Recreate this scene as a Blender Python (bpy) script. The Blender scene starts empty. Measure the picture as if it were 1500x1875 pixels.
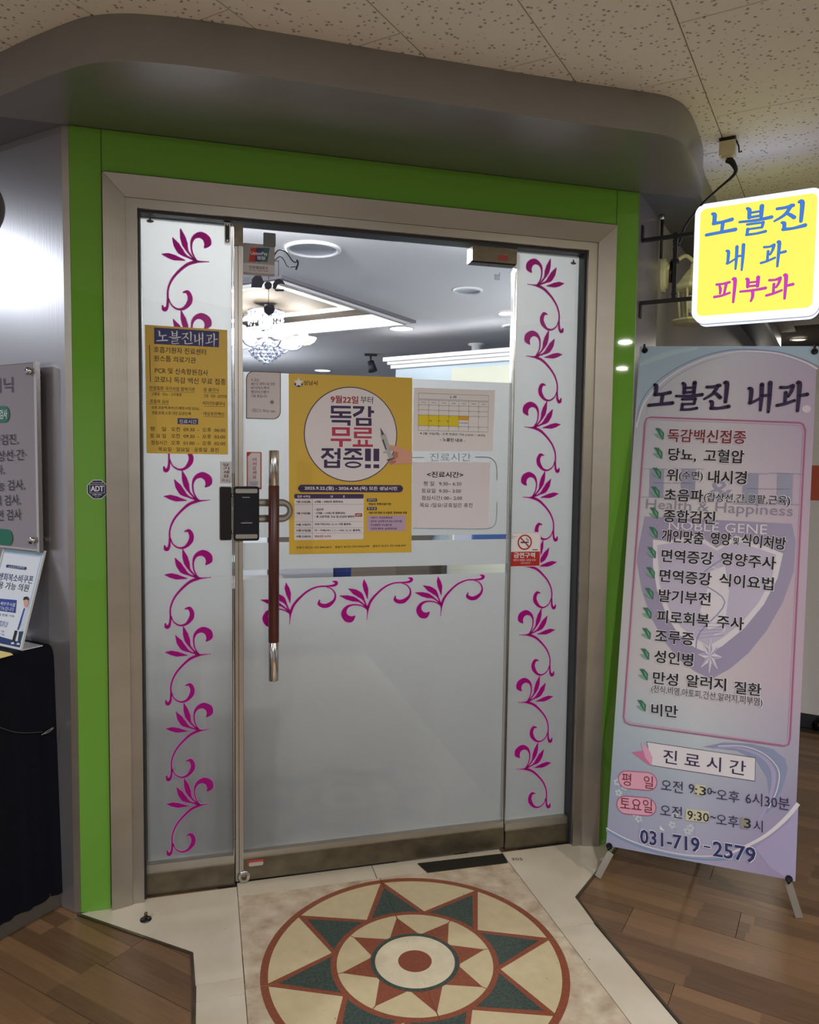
import bpy, math, random
from mathutils import Vector, Matrix
random.seed(7)
SC = bpy.context.scene
COL = SC.collection
S2 = 2 ** -.5

# ------------------------------------------------------------------ camera
F_PX, PITCH, ROLL, YAW, DIST, EYE = 1392.853, -0.0655811, 0.0127429, 0.2643495, 2.527494, 1.45
fw = Vector((math.sin(YAW) * math.cos(PITCH), math.cos(YAW) * math.cos(PITCH), math.sin(PITCH)))
r0 = fw.cross(Vector((0, 0, 1))).normalized(); u0 = r0.cross(fw)
RT = r0 * math.cos(ROLL) + u0 * math.sin(ROLL)
UP = -r0 * math.sin(ROLL) + u0 * math.cos(ROLL)
CAMP = Vector((0, -DIST, EYE))
cam_d = bpy.data.cameras.new('camera'); cam = bpy.data.objects.new('camera', cam_d); COL.objects.link(cam)
cam_d.sensor_fit = 'HORIZONTAL'; cam_d.sensor_width = 36; cam_d.lens = 36 * F_PX / 1500
cam_d.clip_start = .05; cam_d.clip_end = 60
M = Matrix((RT, UP, -fw)).transposed().to_4x4(); M.translation = CAMP
cam.matrix_world = M; SC.camera = cam


def hit(px, py, n, c):
    """the point of the plane n.p = c that the photograph shows at a pixel"""
    d = RT * ((px - 750) / F_PX) - UP * ((py - 937.5) / F_PX) + fw
    n = Vector(n); t = (c - CAMP.dot(n)) / d.dot(n)
    return CAMP + d * t


# ------------------------------------------------------------------ world, lights, exposure
w = bpy.data.worlds.new('world'); SC.world = w; w.use_nodes = True
w.node_tree.nodes['Background'].inputs[0].default_value = (.30, .30, .32, 1)
w.node_tree.nodes['Background'].inputs[1].default_value = 1.2
SC.view_settings.view_transform = 'Standard'; SC.view_settings.look = 'None'
SC.view_settings.gamma = 1; SC.view_settings.use_curve_mapping = False
SC.view_settings.exposure = .25
SC.cycles.use_denoising = True
SC.cycles.max_bounces = 10; SC.cycles.transparent_max_bounces = 16
SC.cycles.sample_clamp_indirect = 6


def area(loc, size, power, col, rot=(0, 0, 0), sy=None, spread=180):
    d = bpy.data.lights.new('area_light', 'AREA'); d.energy = power; d.color = col
    d.shape = 'DISK' if sy is None else 'RECTANGLE'; d.size = size
    if sy: d.size_y = sy
    d.spread = math.radians(spread)
    o = bpy.data.objects.new('area_light', d); COL.objects.link(o); o.location = loc; o.rotation_euler = rot
    return o


# ceiling lights of the corridor (a fixture is built round each of them below)
CORRIDOR = [((-2.65, .75), 'cool', 46), ((.35, -3.3), 'neutral', 50), ((2.12, -2.55), 'warm', 20),
            ((3.6, -3.55), 'warm', 14), ((4.55, -5.2), 'warm', 12), ((4.98, 3.04), 'warm', 14), ((-2.6, -2.4), 'neutral', 36), ((-1.7, -5.2), 'neutral', 36)]  # last two added out of view to brighten the corridor ceiling
LC = dict(cool=(.84, .91, 1), neutral=(1, .98, .98), warm=(1, .93, .78))
for (x, y), k, e in CORRIDOR:
    area((x, y, 2.53), .10, e, LC[k])
# clinic interior
ROOM = [((.53, 1.32), 14), ((1.56, 1.93), 10), ((2.2, 3.0), 5), ((1.5, 3.35), 5), ((1.33, 6.3), 16), ((-1.2, 2.6), 10), ((-1.2, 5.0), 20)]
FILM_FILL = [((.35, .72), 32), ((-.25, .95), 24), ((1.3, .8), 7)]  # added unseen point lights that brighten the top of the frosted film
CEILING_FILL = [((-1.5, 2.7), 30), ((2.35, 1.75), 15), ((.2, 5.2), 32)]     # added lights, unseen, to brighten the clinic ceiling     # row above likewise, for the film
for (x, y), e in ROOM:
    area((x, y, 2.47), .14, e, (.95, .96, 1))
for (x, y), e in FILM_FILL:
    d_ = bpy.data.lights.new('dome_light', 'POINT'); d_.energy = e; d_.shadow_soft_size = .03; d_.color = (.93, .95, 1)
    o_ = bpy.data.objects.new('dome_light', d_); COL.objects.link(o_); o_.location = (x, y, 2.455)


for (x, y), e in CEILING_FILL:
    d_ = bpy.data.lights.new('globe_light', 'POINT'); d_.energy = e; d_.shadow_soft_size = .05; d_.color = (.86, .91, 1)
    o_ = bpy.data.objects.new('globe_light', d_); COL.objects.link(o_); o_.location = (x, y, 2.0)


# ------------------------------------------------------------------ materials
def lin(c):
    return tuple(((v / 255) / 12.92 if v / 255 <= .04045 else ((v / 255 + .055) / 1.055) ** 2.4) for v in c) + (1,)


MATS = {}


def mat(name, rgb, rough=.5, metal=0, spec=.5, coat=0, emit=None, es=0, var=0, vscale=(8, 8, 8), bump=0, bscale=(60, 60, 60), rgb2=None, detail=4):
    if name in MATS: return MATS[name]
    m = bpy.data.materials.new(name); m.use_nodes = True; nt = m.node_tree; b = nt.nodes['Principled BSDF']
    b.inputs['Base Color'].default_value = lin(rgb); b.inputs['Roughness'].default_value = rough
    b.inputs['Metallic'].default_value = metal; b.inputs['Specular IOR Level'].default_value = spec
    b.inputs['Coat Weight'].default_value = coat; b.inputs['Coat Roughness'].default_value = .08
    if emit: b.inputs['Emission Color'].default_value = lin(emit); b.inputs['Emission Strength'].default_value = es
    if var or bump:
        tc = nt.nodes.new('ShaderNodeTexCoord')

        def noise(sc, det=detail):
            mp = nt.nodes.new('ShaderNodeMapping'); mp.inputs['Scale'].default_value = sc
            nz = nt.nodes.new('ShaderNodeTexNoise'); nz.inputs['Scale'].default_value = 1; nz.inputs['Detail'].default_value = det
            nt.links.new(tc.outputs['Object'], mp.inputs['Vector']); nt.links.new(mp.outputs[0], nz.inputs['Vector'])
            return nz
        if var:
            nz = noise(vscale); rp = nt.nodes.new('ShaderNodeValToRGB')
            rp.color_ramp.elements[0].position = .5 - .22; rp.color_ramp.elements[1].position = .5 + .22
            c = lin(rgb); c2 = lin(rgb2) if rgb2 else tuple(v * (1 - var) for v in c[:3]) + (1,)
            rp.color_ramp.elements[0].color = c2; rp.color_ramp.elements[1].color = c
            nt.links.new(nz.outputs['Fac'], rp.inputs[0]); nt.links.new(rp.outputs[0], b.inputs['Base Color'])
        if bump:
            nz = noise(bscale); bp = nt.nodes.new('ShaderNodeBump'); bp.inputs['Strength'].default_value = bump
            bp.inputs['Distance'].default_value = .002
            nt.links.new(nz.outputs['Fac'], bp.inputs['Height']); nt.links.new(bp.outputs[0], b.inputs['Normal'])
    MATS[name] = m; return m


def fresnel(nt, ior):
    """Fresnel factor that is the same on both faces of a thin sheet"""
    fr = nt.nodes.new('ShaderNodeFresnel'); ge = nt.nodes.new('ShaderNodeNewGeometry'); mr = nt.nodes.new('ShaderNodeMapRange')
    mr.inputs['To Min'].default_value = ior; mr.inputs['To Max'].default_value = 1 / ior
    nt.links.new(ge.outputs['Backfacing'], mr.inputs['Value']); nt.links.new(mr.outputs[0], fr.inputs['IOR']); return fr


def film_mat(name, rgb, tr=.6, rough=.3):
    if name in MATS: return MATS[name]
    m = bpy.data.materials.new(name); m.use_nodes = True; nt = m.node_tree; nt.nodes.clear()
    o = nt.nodes.new('ShaderNodeOutputMaterial'); d = nt.nodes.new('ShaderNodeBsdfDiffuse'); t = nt.nodes.new('ShaderNodeBsdfTranslucent')
    mx = nt.nodes.new('ShaderNodeMixShader'); mx.inputs[0].default_value = tr
    for k in (d, t): k.inputs[0].default_value = lin(rgb)
    nt.links.new(d.outputs[0], mx.inputs[1]); nt.links.new(t.outputs[0], mx.inputs[2])
    g = nt.nodes.new('ShaderNodeBsdfGlossy'); g.inputs['Roughness'].default_value = rough
    m2 = nt.nodes.new('ShaderNodeMixShader'); fr = fresnel(nt, 1.3)
    nt.links.new(fr.outputs[0], m2.inputs[0]); nt.links.new(mx.outputs[0], m2.inputs[1]); nt.links.new(g.outputs[0], m2.inputs[2])
    nt.links.new(m2.outputs[0], o.inputs[0]); MATS[name] = m; return m


def glass_mat(name, tint=(250, 250, 250), ior=1.42):
    if name in MATS: return MATS[name]
    m = bpy.data.materials.new(name); m.use_nodes = True; nt = m.node_tree; nt.nodes.clear()
    o = nt.nodes.new('ShaderNodeOutputMaterial'); t = nt.nodes.new('ShaderNodeBsdfTransparent'); g = nt.nodes.new('ShaderNodeBsdfGlossy')
    t.inputs[0].default_value = lin(tint); g.inputs['Roughness'].default_value = .01
    fr = fresnel(nt, ior); mx = nt.nodes.new('ShaderNodeMixShader')
    nt.links.new(fr.outputs[0], mx.inputs[0]); nt.links.new(t.outputs[0], mx.inputs[1]); nt.links.new(g.outputs[0], mx.inputs[2])
    nt.links.new(mx.outputs[0], o.inputs[0]); MATS[name] = m; return m


def ceiling_mat(name, rgb, pits=.6):
    m = bpy.data.materials.new(name); m.use_nodes = True; nt = m.node_tree; b = nt.nodes['Principled BSDF']
    b.inputs['Roughness'].default_value = .9; b.inputs['Specular IOR Level'].default_value = .2
    tc = nt.nodes.new('ShaderNodeTexCoord'); mp = nt.nodes.new('ShaderNodeMapping')
    mp.inputs['Scale'].default_value = (52, 52, 52)
    n1 = nt.nodes.new('ShaderNodeTexNoise'); n1.inputs['Scale'].default_value = 40; n1.inputs['Detail'].default_value = 2
    vm = nt.nodes.new('ShaderNodeVectorMath'); vm.operation = 'MULTIPLY_ADD'; vm.inputs[1].default_value = (.7, .7, .7)
    v = nt.nodes.new('ShaderNodeTexVoronoi'); v.inputs['Scale'].default_value = 1
    rp = nt.nodes.new('ShaderNodeValToRGB')
    rp.color_ramp.elements[0].position = .15; rp.color_ramp.elements[1].position = .27
    c = lin(rgb); rp.color_ramp.elements[0].color = tuple(x * (1 - pits) for x in c[:3]) + (1,); rp.color_ramp.elements[1].color = c
    nt.links.new(tc.outputs['Object'], mp.inputs[0]); nt.links.new(tc.outputs['Object'], n1.inputs['Vector'])
    nt.links.new(n1.outputs['Color'], vm.inputs[0]); nt.links.new(mp.outputs[0], vm.inputs[2])
    nt.links.new(vm.outputs[0], v.inputs['Vector']); nt.links.new(v.outputs['Distance'], rp.inputs[0])
    nt.links.new(rp.outputs[0], b.inputs['Base Color'])
    bp = nt.nodes.new('ShaderNodeBump'); bp.inputs['Strength'].default_value = .35; bp.inputs['Distance'].default_value = .002
    nt.links.new(rp.outputs[0], bp.inputs['Height']); nt.links.new(bp.outputs[0], b.inputs['Normal'])
    MATS[name] = m; return m


def plank_mat(name, cols, strips=3, rough=.38):
    """wood grain along local x; narrow strips of differing tone across local y"""
    m = bpy.data.materials.new(name); m.use_nodes = True; nt = m.node_tree; b = nt.nodes['Principled BSDF']
    b.inputs['Roughness'].default_value = rough
    tc = nt.nodes.new('ShaderNodeTexCoord'); oi = nt.nodes.new('ShaderNodeObjectInfo')
    sx = nt.nodes.new('ShaderNodeSeparateXYZ'); nt.links.new(tc.outputs['Object'], sx.inputs[0])

    def mth(op, a, bb=None):
        n = nt.nodes.new('ShaderNodeMath'); n.operation = op
        for i, v in enumerate((a, bb)):
            if v is None: continue
            if isinstance(v, (int, float)): n.inputs[i].default_value = v
            else: nt.links.new(v, n.inputs[i])
        return n.outputs[0]
    row = mth('FLOOR', mth('MULTIPLY', mth('ADD', sx.outputs[1], .08), strips / .155))
    off = mth('MULTIPLY', row, .377)
    cell = mth('FLOOR', mth('MULTIPLY', mth('ADD', mth('ADD', sx.outputs[0], off), mth('MULTIPLY', oi.outputs['Random'], 3.)), 2.6))
    wn = nt.nodes.new('ShaderNodeTexWhiteNoise'); wn.noise_dimensions = '3D'
    cb = nt.nodes.new('ShaderNodeCombineXYZ'); nt.links.new(row, cb.inputs[0]); nt.links.new(cell, cb.inputs[1]); nt.links.new(oi.outputs['Random'], cb.inputs[2])
    nt.links.new(cb.outputs[0], wn.inputs['Vector'])
    mp = nt.nodes.new('ShaderNodeMapping'); mp.inputs['Scale'].default_value = (7, 130, 10)
    nz = nt.nodes.new('ShaderNodeTexNoise'); nz.inputs['Scale'].default_value = 1; nz.inputs['Detail'].default_value = 6; nz.inputs['Distortion'].default_value = .6
    nt.links.new(tc.outputs['Object'], mp.inputs[0]); nt.links.new(mp.outputs[0], nz.inputs['Vector'])
    f = mth('ADD', mth('MULTIPLY', wn.outputs['Value'], .55), mth('MULTIPLY', nz.outputs['Fac'], .5))
    rp = nt.nodes.new('ShaderNodeValToRGB'); rp.color_ramp.elements[0].position = .12; rp.color_ramp.elements[1].position = .85
    rp.color_ramp.elements[0].color = lin(cols[0]); rp.color_ramp.elements[1].color = lin(cols[1])
    nt.links.new(f, rp.inputs[0]); nt.links.new(rp.outputs[0], b.inputs['Base Color'])
    MATS[name] = m; return m


steel = mat('brushed_steel', (182, 177, 168), .38, .85, bump=.12, bscale=(500, 500, 6), var=.14, vscale=(3, 3, 9))
steel_wall = mat('steel_wall_panel', (176, 174, 178), .3, .7, bump=.06, bscale=(240, 240, 8), var=.08, vscale=(2, 2, 5))
steel_dark = mat('worn_steel', (128, 120, 104), .42, .9, var=.45, vscale=(14, 14, 22), bump=.1, bscale=(300, 300, 10))
steel_shiny = mat('polished_steel', (205, 203, 200), .2, 1)
canopy_m = mat('canopy_metal', (158, 158, 158), .36, .75, bump=.05, bscale=(300, 300, 300), var=.06)
green_m = mat('green_back_painted_glass', (108, 166, 60), .03, 0, .5, coat=0, var=.04, vscale=(2, 2, 4))
gasket = mat('dark_gasket', (40, 42, 46), .5)
black_m = mat('black_plastic', (14, 15, 18), .22)
black_matte = mat('black_metal', (30, 32, 32), .45, .3)
glass_m = glass_mat('clear_glass')
film_m = film_mat('frosted_film', (208, 209, 207), .86)
pink_m = film_mat('magenta_vinyl', (196, 26, 158), .55)
pinkedge = film_mat('pale_pink_edge', (236, 176, 224), .55)
wood_m = plank_mat('wood_plank', ((92, 70, 50), (142, 110, 80)))
marble_w = mat('white_marble', (222, 214, 196), .22, var=.1, vscale=(5, 5, 5), rgb2=(206, 194, 172))
marble_p = mat('pinkish_marble', (224, 212, 188), .22, var=.3, vscale=(16, 16, 16), rgb2=(176, 152, 128), detail=9)
stone_cream = mat('cream_stone', (216, 200, 160), .25, var=.1, vscale=(30, 30, 30))
stone_cream2 = mat('pale_cream_stone', (226, 214, 184), .25, var=.12, vscale=(30, 30, 30))
stone_red = mat('red_stone', (144, 76, 54), .3, var=.25, vscale=(90, 90, 90))
stone_brown = mat('red_brown_stone', (156, 84, 58), .3, var=.35, vscale=(120, 120, 120))
stone_green = mat('green_speckled_stone', (78, 96, 88), .28, var=.5, vscale=(150, 150, 150), rgb2=(34, 50, 46))
joint_m = mat('dark_joint', (60, 52, 42), .9)
ceil_m = ceiling_mat('fissured_ceiling_tile', (238, 238, 228))
ceil_in = mat('interior_ceiling_paint', (224, 224, 226), .85)
wall_paint = mat('grey_wall_paint', (150, 150, 152), .6)
white_m = mat('white_paint', (226, 226, 228), .5)
paper = mat('white_paper', (230, 228, 232), .7)
ink = mat('black_ink', (22, 20, 30), .7)
wire_m = mat('black_cable', (16, 16, 16), .45)


# ------------------------------------------------------------------ mesh builder
def smooth_path(pts, ws, n=6):
    """Catmull-Rom through points with widths"""
    P = [Vector(p) for p in pts]; out = []; wo = []
    for i in range(len(P) - 1):
        a = P[max(i - 1, 0)]; b = P[i]; c = P[i + 1]; d = P[min(i + 2, len(P) - 1)]
        for k in range(n):
            t = k / n
            out.append(.5 * ((2 * b) + (c - a) * t + (2 * a - 5 * b + 4 * c - d) * t * t + (-a + 3 * b - 3 * c + d) * t ** 3))
            wo.append(ws[i] * (1 - t) + ws[i + 1] * t)
    out.append(P[-1]); wo.append(ws[-1])
    return out, wo


TCACHE = {}


def text_geo(s, bold=0., res=2):
    k = (s, bold, res)
    if k not in TCACHE:
        c = bpy.data.curves.new('t', 'FONT'); c.body = s; c.offset = bold; c.resolution_u = res; c.fill_mode = 'FRONT'
        o = bpy.data.objects.new('t', c); e = o; me = o.to_mesh()
        vs = [tuple(v.co[:2]) for v in me.vertices]; fs = [tuple(p.vertices) for p in me.polygons]
        e.to_mesh_clear(); bpy.data.objects.remove(o); bpy.data.curves.remove(c)
        xs = [v[0] for v in vs]; ys = [v[1] for v in vs]
        TCACHE[k] = (vs, fs, min(xs), max(xs), min(ys), max(ys))
    return TCACHE[k]


# brush-style syllables as strokes (x, y, width) in a unit square
GL = {
    '노': [[(.16, .92, .07), (.24, .86, .12), (.24, .56, .10)], [(.22, .55, .10), (.5, .57, .07), (.84, .63, .10)], [(.54, .56, .10), (.52, .2, .08)], [(.0, .14, .08), (.5, .19, .08), (.98, .24, .10)]],
    '블': [[(.2, .98, .06), (.28, .9, .11), (.29, .62, .09)], [(.68, 1.0, .12), (.68, .62, .09)], [(.3, .8, .05), (.68, .82, .05)], [(.3, .63, .06), (.68, .66, .06)], [(-.02, .5, .05), (.5, .5, .07), (1.02, .56, .09)], [(.24, .38, .05), (.76, .4, .05)], [(.76, .4, .08), (.74, .24, .06)], [(.26, .2, .045), (.74, .22, .05)], [(.27, .2, .08), (.26, .02, .06)], [(.24, .0, .06), (.55, .01, .05), (.86, .06, .07)]],
    '진': [[(.06, .84, .07), (.3, .85, .07), (.56, .9, .09)], [(.5, .9, .1), (.32, .6, .08), (.0, .4, .04)], [(.34, .66, .05), (.5, .56, .09), (.62, .46, .10)], [(.74, 1.0, .07), (.84, .96, .12), (.84, .3, .08)], [(.24, .32, .05), (.32, .28, .10), (.33, .08, .08)], [(.3, .07, .09), (.6, .07, .06), (.98, .14, .10)]],
    '내': [[(.0, .8, .06), (.1, .74, .11), (.1, .3, .08)], [(.08, .28, .09), (.22, .32, .06), (.44, .44, .05)], [(.48, .94, .11), (.5, .5, .1), (.5, .02, .05)], [(.78, 1.0, .12), (.8, .5, .1), (.8, -.04, .05)], [(.5, .54, .06), (.8, .56, .06)]],
    '과': [[(.06, .84, .07), (.3, .84, .06), (.5, .9, .1)], [(.5, .88, .1), (.46, .7, .08), (.36, .52, .05)], [(.26, .66, .08), (.26, .32, .07)], [(-.02, .2, .07), (.25, .26, .07), (.6, .38, .06)], [(.66, 1.0, .07), (.74, .94, .12), (.74, .02, .06)], [(.76, .55, .06), (1.04, .6, .09)]],
    '피': [[(.04, .82, .07), (.3, .83, .06), (.6, .88, .08)], [(.16, .78, .05), (.22, .62, .09), (.22, .42, .06)], [(.46, .8, .09), (.4, .4, .06)], [(-.02, .28, .08), (.3, .32, .07), (.64, .42, .06)], [(.74, 1.0, .07), (.84, .95, .12), (.82, .0, .06)]],
    '부': [[(.2, .97, .06), (.27, .92, .11), (.28, .62, .09)], [(.7, 1.0, .12), (.7, .62, .09)], [(.28, .8, .05), (.7, .82, .05)], [(.28, .64, .06), (.7, .66, .06)], [(-.02, .44, .06), (.5, .46, .07), (1.04, .52, .09)], [(.5, .46, .1), (.52, .2, .09), (.46, .0, .05)]],
}


# heavy block syllables: straight strokes (x0, y0, x1, y1, width), rings as ('o', x, y, rx, ry, width)
GB = {
    '독': [(.04, .93, .98, .93, .13), (.1, .98, .1, .6, .15), (.04, .66, .98, .66, .13), (.5, .66, .5, .42, .16), (0, .44, 1, .44, .13), (.06, .22, .96, .22, .13), (.88, .28, .88, 0, .17)],
    '감': [(.0, .93, .55, .93, .13), (.5, .96, .36, .66, .17), (.4, .72, .02, .5, .16), (.8, 1, .8, .44, .17), (.8, .72, 1.02, .72, .14), (.14, .34, .9, .34, .12), (.14, .06, .9, .06, .12), (.22, .38, .22, .02, .17), (.82, .38, .82, .02, .17)],
    '무': [(.06, .93, .94, .93, .13), (.06, .62, .94, .62, .13), (.15, .98, .15, .57, .18), (.85, .98, .85, .57, .18), (0, .36, 1, .36, .13), (.5, .4, .5, 0, .19)],
    '료': [(.06, .94, .94, .94, .11), (.86, .98, .86, .7, .17), (.06, .73, .94, .73, .11), (.14, .76, .14, .48, .17), (.06, .5, .94, .5, .11), (.32, .38, .32, .1, .15), (.68, .38, .68, .1, .15), (0, .08, 1, .08, .13), (.14, .33, .86, .33, .0)],
    '접': [(.0, .93, .6, .93, .13), (.34, .94, .24, .66, .17), (.28, .74, .0, .5, .15), (.3, .72, .6, .5, .15), (.62, .74, .86, .74, .13), (.86, 1, .86, .44, .17), (.2, .42, .2, .02, .17), (.84, .42, .84, .02, .17), (.2, .28, .84, .28, .1), (.14, .06, .9, .06, .12)],
    '종': [(.08, .94, .92, .94, .12), (.5, .92, .08, .68, .14), (.5, .92, .92, .68, .14), (.5, .66, .5, .48, .16), (0, .48, 1, .48, .12), ('o', .5, .17, .42, .17, .13)],
    '!': [(.5, 1, .5, .36, .34), (.5, .2, .5, 0, .34)],
}


class MB:
    def __init__(s): s.v = []; s.f = []; s.mi = []; s.mats = []; s.sm = []

    def m(s, mt):
        if mt not in s.mats: s.mats.append(mt)
        return s.mats.index(mt)

    def add(s, vs, fs, mt, smooth=False):
        b = len(s.v); s.v += [tuple(v) for v in vs]; i = s.m(mt)
        for f in fs: s.f.append(tuple(b + k for k in f)); s.mi.append(i); s.sm.append(smooth)
        return s

    def box(s, x0, x1, y0, y1, z0, z1, mt, M4=None):
        vs = [Vector((x, y, z)) for z in (z0, z1) for y in (y0, y1) for x in (x0, x1)]
        if M4: vs = [M4 @ v for v in vs]
        return s.add(vs, [(0, 2, 3, 1), (4, 5, 7, 6), (0, 1, 5, 4), (2, 6, 7, 3), (0, 4, 6, 2), (1, 3, 7, 5)], mt)

    def prism(s, pts, z0, z1, mt, smooth=False):
        n = len(pts); s.add([(p[0], p[1], z0) for p in pts] + [(p[0], p[1], z1) for p in pts], [tuple(range(n, 2 * n)), tuple(range(n - 1, -1, -1))], mt)
        b = len(s.v) - 2 * n; i = s.m(mt)
        for k in range(n):
            j = (k + 1) % n; s.f.append((b + k, b + j, b + n + j, b + n + k)); s.mi.append(i); s.sm.append(smooth)
        return s

    def flat(s, pts, z, mt):
        return s.add([(p[0], p[1], z) for p in pts], [tuple(range(len(pts)))], mt)

    def ribbon(s, pts, ws, z, mt, n=6, grow=0., caps=True):
        """flat stroke of varying width, as one strip of quads"""
        P, W = smooth_path([(p[0], p[1], 0) for p in pts], ws, n); L = []; vs = []; fs = []
        for i, p in enumerate(P):
            t = (P[min(i + 1, len(P) - 1)] - P[max(i - 1, 0)]); t = t.normalized() if t.length > 1e-9 else Vector((1, 0, 0))
            nn = Vector((-t.y, t.x, 0)); h = W[i] / 2 + grow
            if grow and i == 0: p = p - t * grow
            if grow and i == len(P) - 1: p = p + t * grow
            a = p + nn * h; b = p - nn * h
            vs += [(a.x, a.y, z), (b.x, b.y, z)]
        for i in range(len(P) - 1): fs.append((2 * i, 2 * i + 1, 2 * i + 3, 2 * i + 2))
        s.add(vs, fs, mt)
        if caps:
            for p, wd in ((P[0], W[0]), (P[-1], W[-1])):
                if wd / 2 + grow > 1e-5: s.flat([(p.x + (wd / 2 + grow) * math.cos(a), p.y + (wd / 2 + grow) * math.sin(a)) for a in [k * math.pi / 5 for k in range(10)]], z, mt)
        return s

    def tube(s, pts, r, mt, n=10, sub=1, caps=True, closed=False):
        P = [Vector(p) for p in pts]
        R = r if isinstance(r, (list, tuple)) else [r] * len(P)
        if sub > 1: P, R = smooth_path(P, list(R), sub)
        N = len(P); vs = []; fs = []
        up = Vector((0, 0, 1)); t0 = (P[1] - P[0]).normalized()
        a = t0.cross(up); a = a.normalized() if a.length > .05 else t0.cross(Vector((1, 0, 0))).normalized()
        for i, p in enumerate(P):
            t = (P[min(i + 1, N - 1)] - P[max(i - 1, 0)]).normalized()
            a = (a - t * a.dot(t)).normalized(); b = t.cross(a)
            for k in range(n):
                q = 2 * math.pi * k / n; vs.append(p + (a * math.cos(q) + b * math.sin(q)) * R[i])
        for i in range(N - 1):
            for k in range(n):
                j = (k + 1) % n; fs.append((i * n + k, i * n + j, (i + 1) * n + j, (i + 1) * n + k))
        s.add(vs, fs, mt, True)
        if caps:
            b = len(s.v) - N * n; i = s.m(mt)
            s.f += [tuple(b + k for k in range(n - 1, -1, -1)), tuple(b + (N - 1) * n + k for k in range(n))]; s.mi += [i, i]; s.sm += [False, False]
        return s

    def lathe(s, prof, c, mt, n=24, axis='z', M4=None):
        """prof: (radius, height) pairs round a vertical axis through c"""
        vs = []; fs = []
        for r, h in prof:
            for k in range(n):
                q = 2 * math.pi * k / n; p = Vector((r * math.cos(q), r * math.sin(q), h))
                if M4: p = M4 @ p
                vs.append(Vector(c) + p)
        for i in range(len(prof) - 1):
            for k in range(n):
                j = (k + 1) % n; fs.append((i * n + k, i * n + j, (i + 1) * n + j, (i + 1) * n + k))
        return s.add(vs, fs, mt, True)

    def text(s, st, o, d, wd, ht, z, mt, bold=0., res=2):
        """text whose left middle is o, along direction d, wd wide, ht high"""
        vs, fs, x0, x1, y0, y1 = text_geo(st, 0., res); n = (-d[1], d[0])
        bold = min(bold, .06); e = bold * ht * .75      # bold: the letters once more, a hair to each side
        for k, (sx, sy) in enumerate(((0, 0),) if e <= 0 else ((-e, -e * .6), (e, -e * .6), (-e, e * .6), (e, e * .6))):
            out = []
            for x, y in vs:
                a = (x - x0) / (x1 - x0) * (wd - 2 * e) + e + sx; b = ((y - y0) / (y1 - y0) - .5) * (ht - 1.2 * e) + sy
                out.append((o[0] + d[0] * a + n[0] * b, o[1] + d[1] * a + n[1] * b, z + k * 6e-6))
            s.add(out, fs, mt)
        return s

    def glyphs(s, st, o, d, wd, ht, z, mt, gap=.12, grow=0.):
        n = (-d[1], d[0]); tot = sum(.45 if c == ' ' else 1 for c in st) + gap * (len(st) - 1); e = wd / tot; x = 0
        for c in st:
            if c == ' ': x += (.45 + gap) * e; continue
            for k, stx in enumerate(GL[c]):
                pts = []
                for (a, b, ww) in stx:
                    A = x + a * e; B = (b - .5) * ht; pts.append((o[0] + d[0] * A + n[0] * B, o[1] + d[1] * A + n[1] * B))
                s.ribbon(pts, [ww * min(e, ht) * 1.12 for _, _, ww in stx], z + k * 4e-6, mt, 4, grow)
            x += (1 + gap) * e
        return s

    def blocks(s, st, o, d, wd, ht, z, mt, gap=.1, grow=0.):
        n = (-d[1], d[0]); adv = [.36 if c == '!' else 1 for c in st]; e = wd / (sum(adv) + gap * (len(st) - 1)); x = 0
        def at(a, b): return (o[0] + d[0] * a + n[0] * b, o[1] + d[1] * a + n[1] * b)
        for c, ad in zip(st, adv):
            for k, q in enumerate(GB[c]):
                if q[0] == 'o':
                    n_ = 28; vs = []
                    for j in range(n_):
                        t = 2 * math.pi * j / n_
                        for f in (1, -1): vs.append((*at(x + q[1] * e * ad + (q[3] * e * ad - (0 if f > 0 else q[5] * e * .9) + f * grow) * math.cos(t), (q[2] - .5) * ht + (q[4] * ht - (0 if f > 0 else q[5] * ht * .75) + f * grow) * math.sin(t)), z + k * 4e-6))
                    s.add(vs, [(2 * j, 2 * j + 1, (2 * j + 3) % (2 * n_), (2 * j + 2) % (2 * n_)) for j in range(n_)], mt); continue
                if q[4] == 0: continue
                A = Vector((x + q[0] * e * ad, (q[1] - .5) * ht)); Bq = Vector((x + q[2] * e * ad, (q[3] - .5) * ht)); t = (Bq - A).normalized(); nn = Vector((-t.y, t.x)) * (q[4] * min(e, ht) / 2 * (1 if c != '!' else .9) + grow); A = A - t * grow; Bq = Bq + t * grow
                s.flat([at(*(A + nn)), at(*(A - nn)), at(*(Bq - nn)), at(*(Bq + nn))], z + k * 4e-6, mt)
            x += (ad + gap) * e
        return s

    def build(s, name, parent=None, M4=None):
        me = bpy.data.meshes.new(name); me.from_pydata(s.v, [], s.f)
        for m_ in s.mats: me.materials.append(m_)
        me.polygons.foreach_set('material_index', s.mi); me.polygons.foreach_set('use_smooth', s.sm); me.update()
        o = bpy.data.objects.new(name, me); COL.objects.link(o)
        if M4 is not None: o.matrix_world = M4
        if parent is not None: o.parent = parent
        return o


def empty(name, M4=None, loc=None):
    o = bpy.data.objects.new(name, None); COL.objects.link(o); o.empty_display_size = .05
    if M4 is not None: o.matrix_world = M4
    if loc is not None: o.location = loc
    return o


def tag(o, label=None, cat=None, group=None, kind=None):
    if label: o['label'] = label
    if cat: o['category'] = cat
    if group: o['group'] = group
    if kind: o['kind'] = kind
    return o


def frame(o, u, v):
    u = Vector(u).normalized(); v = Vector(v).normalized(); n = u.cross(v)
    M4 = Matrix((u, v, n)).transposed().to_4x4(); M4.translation = Vector(o); return M4


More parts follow.
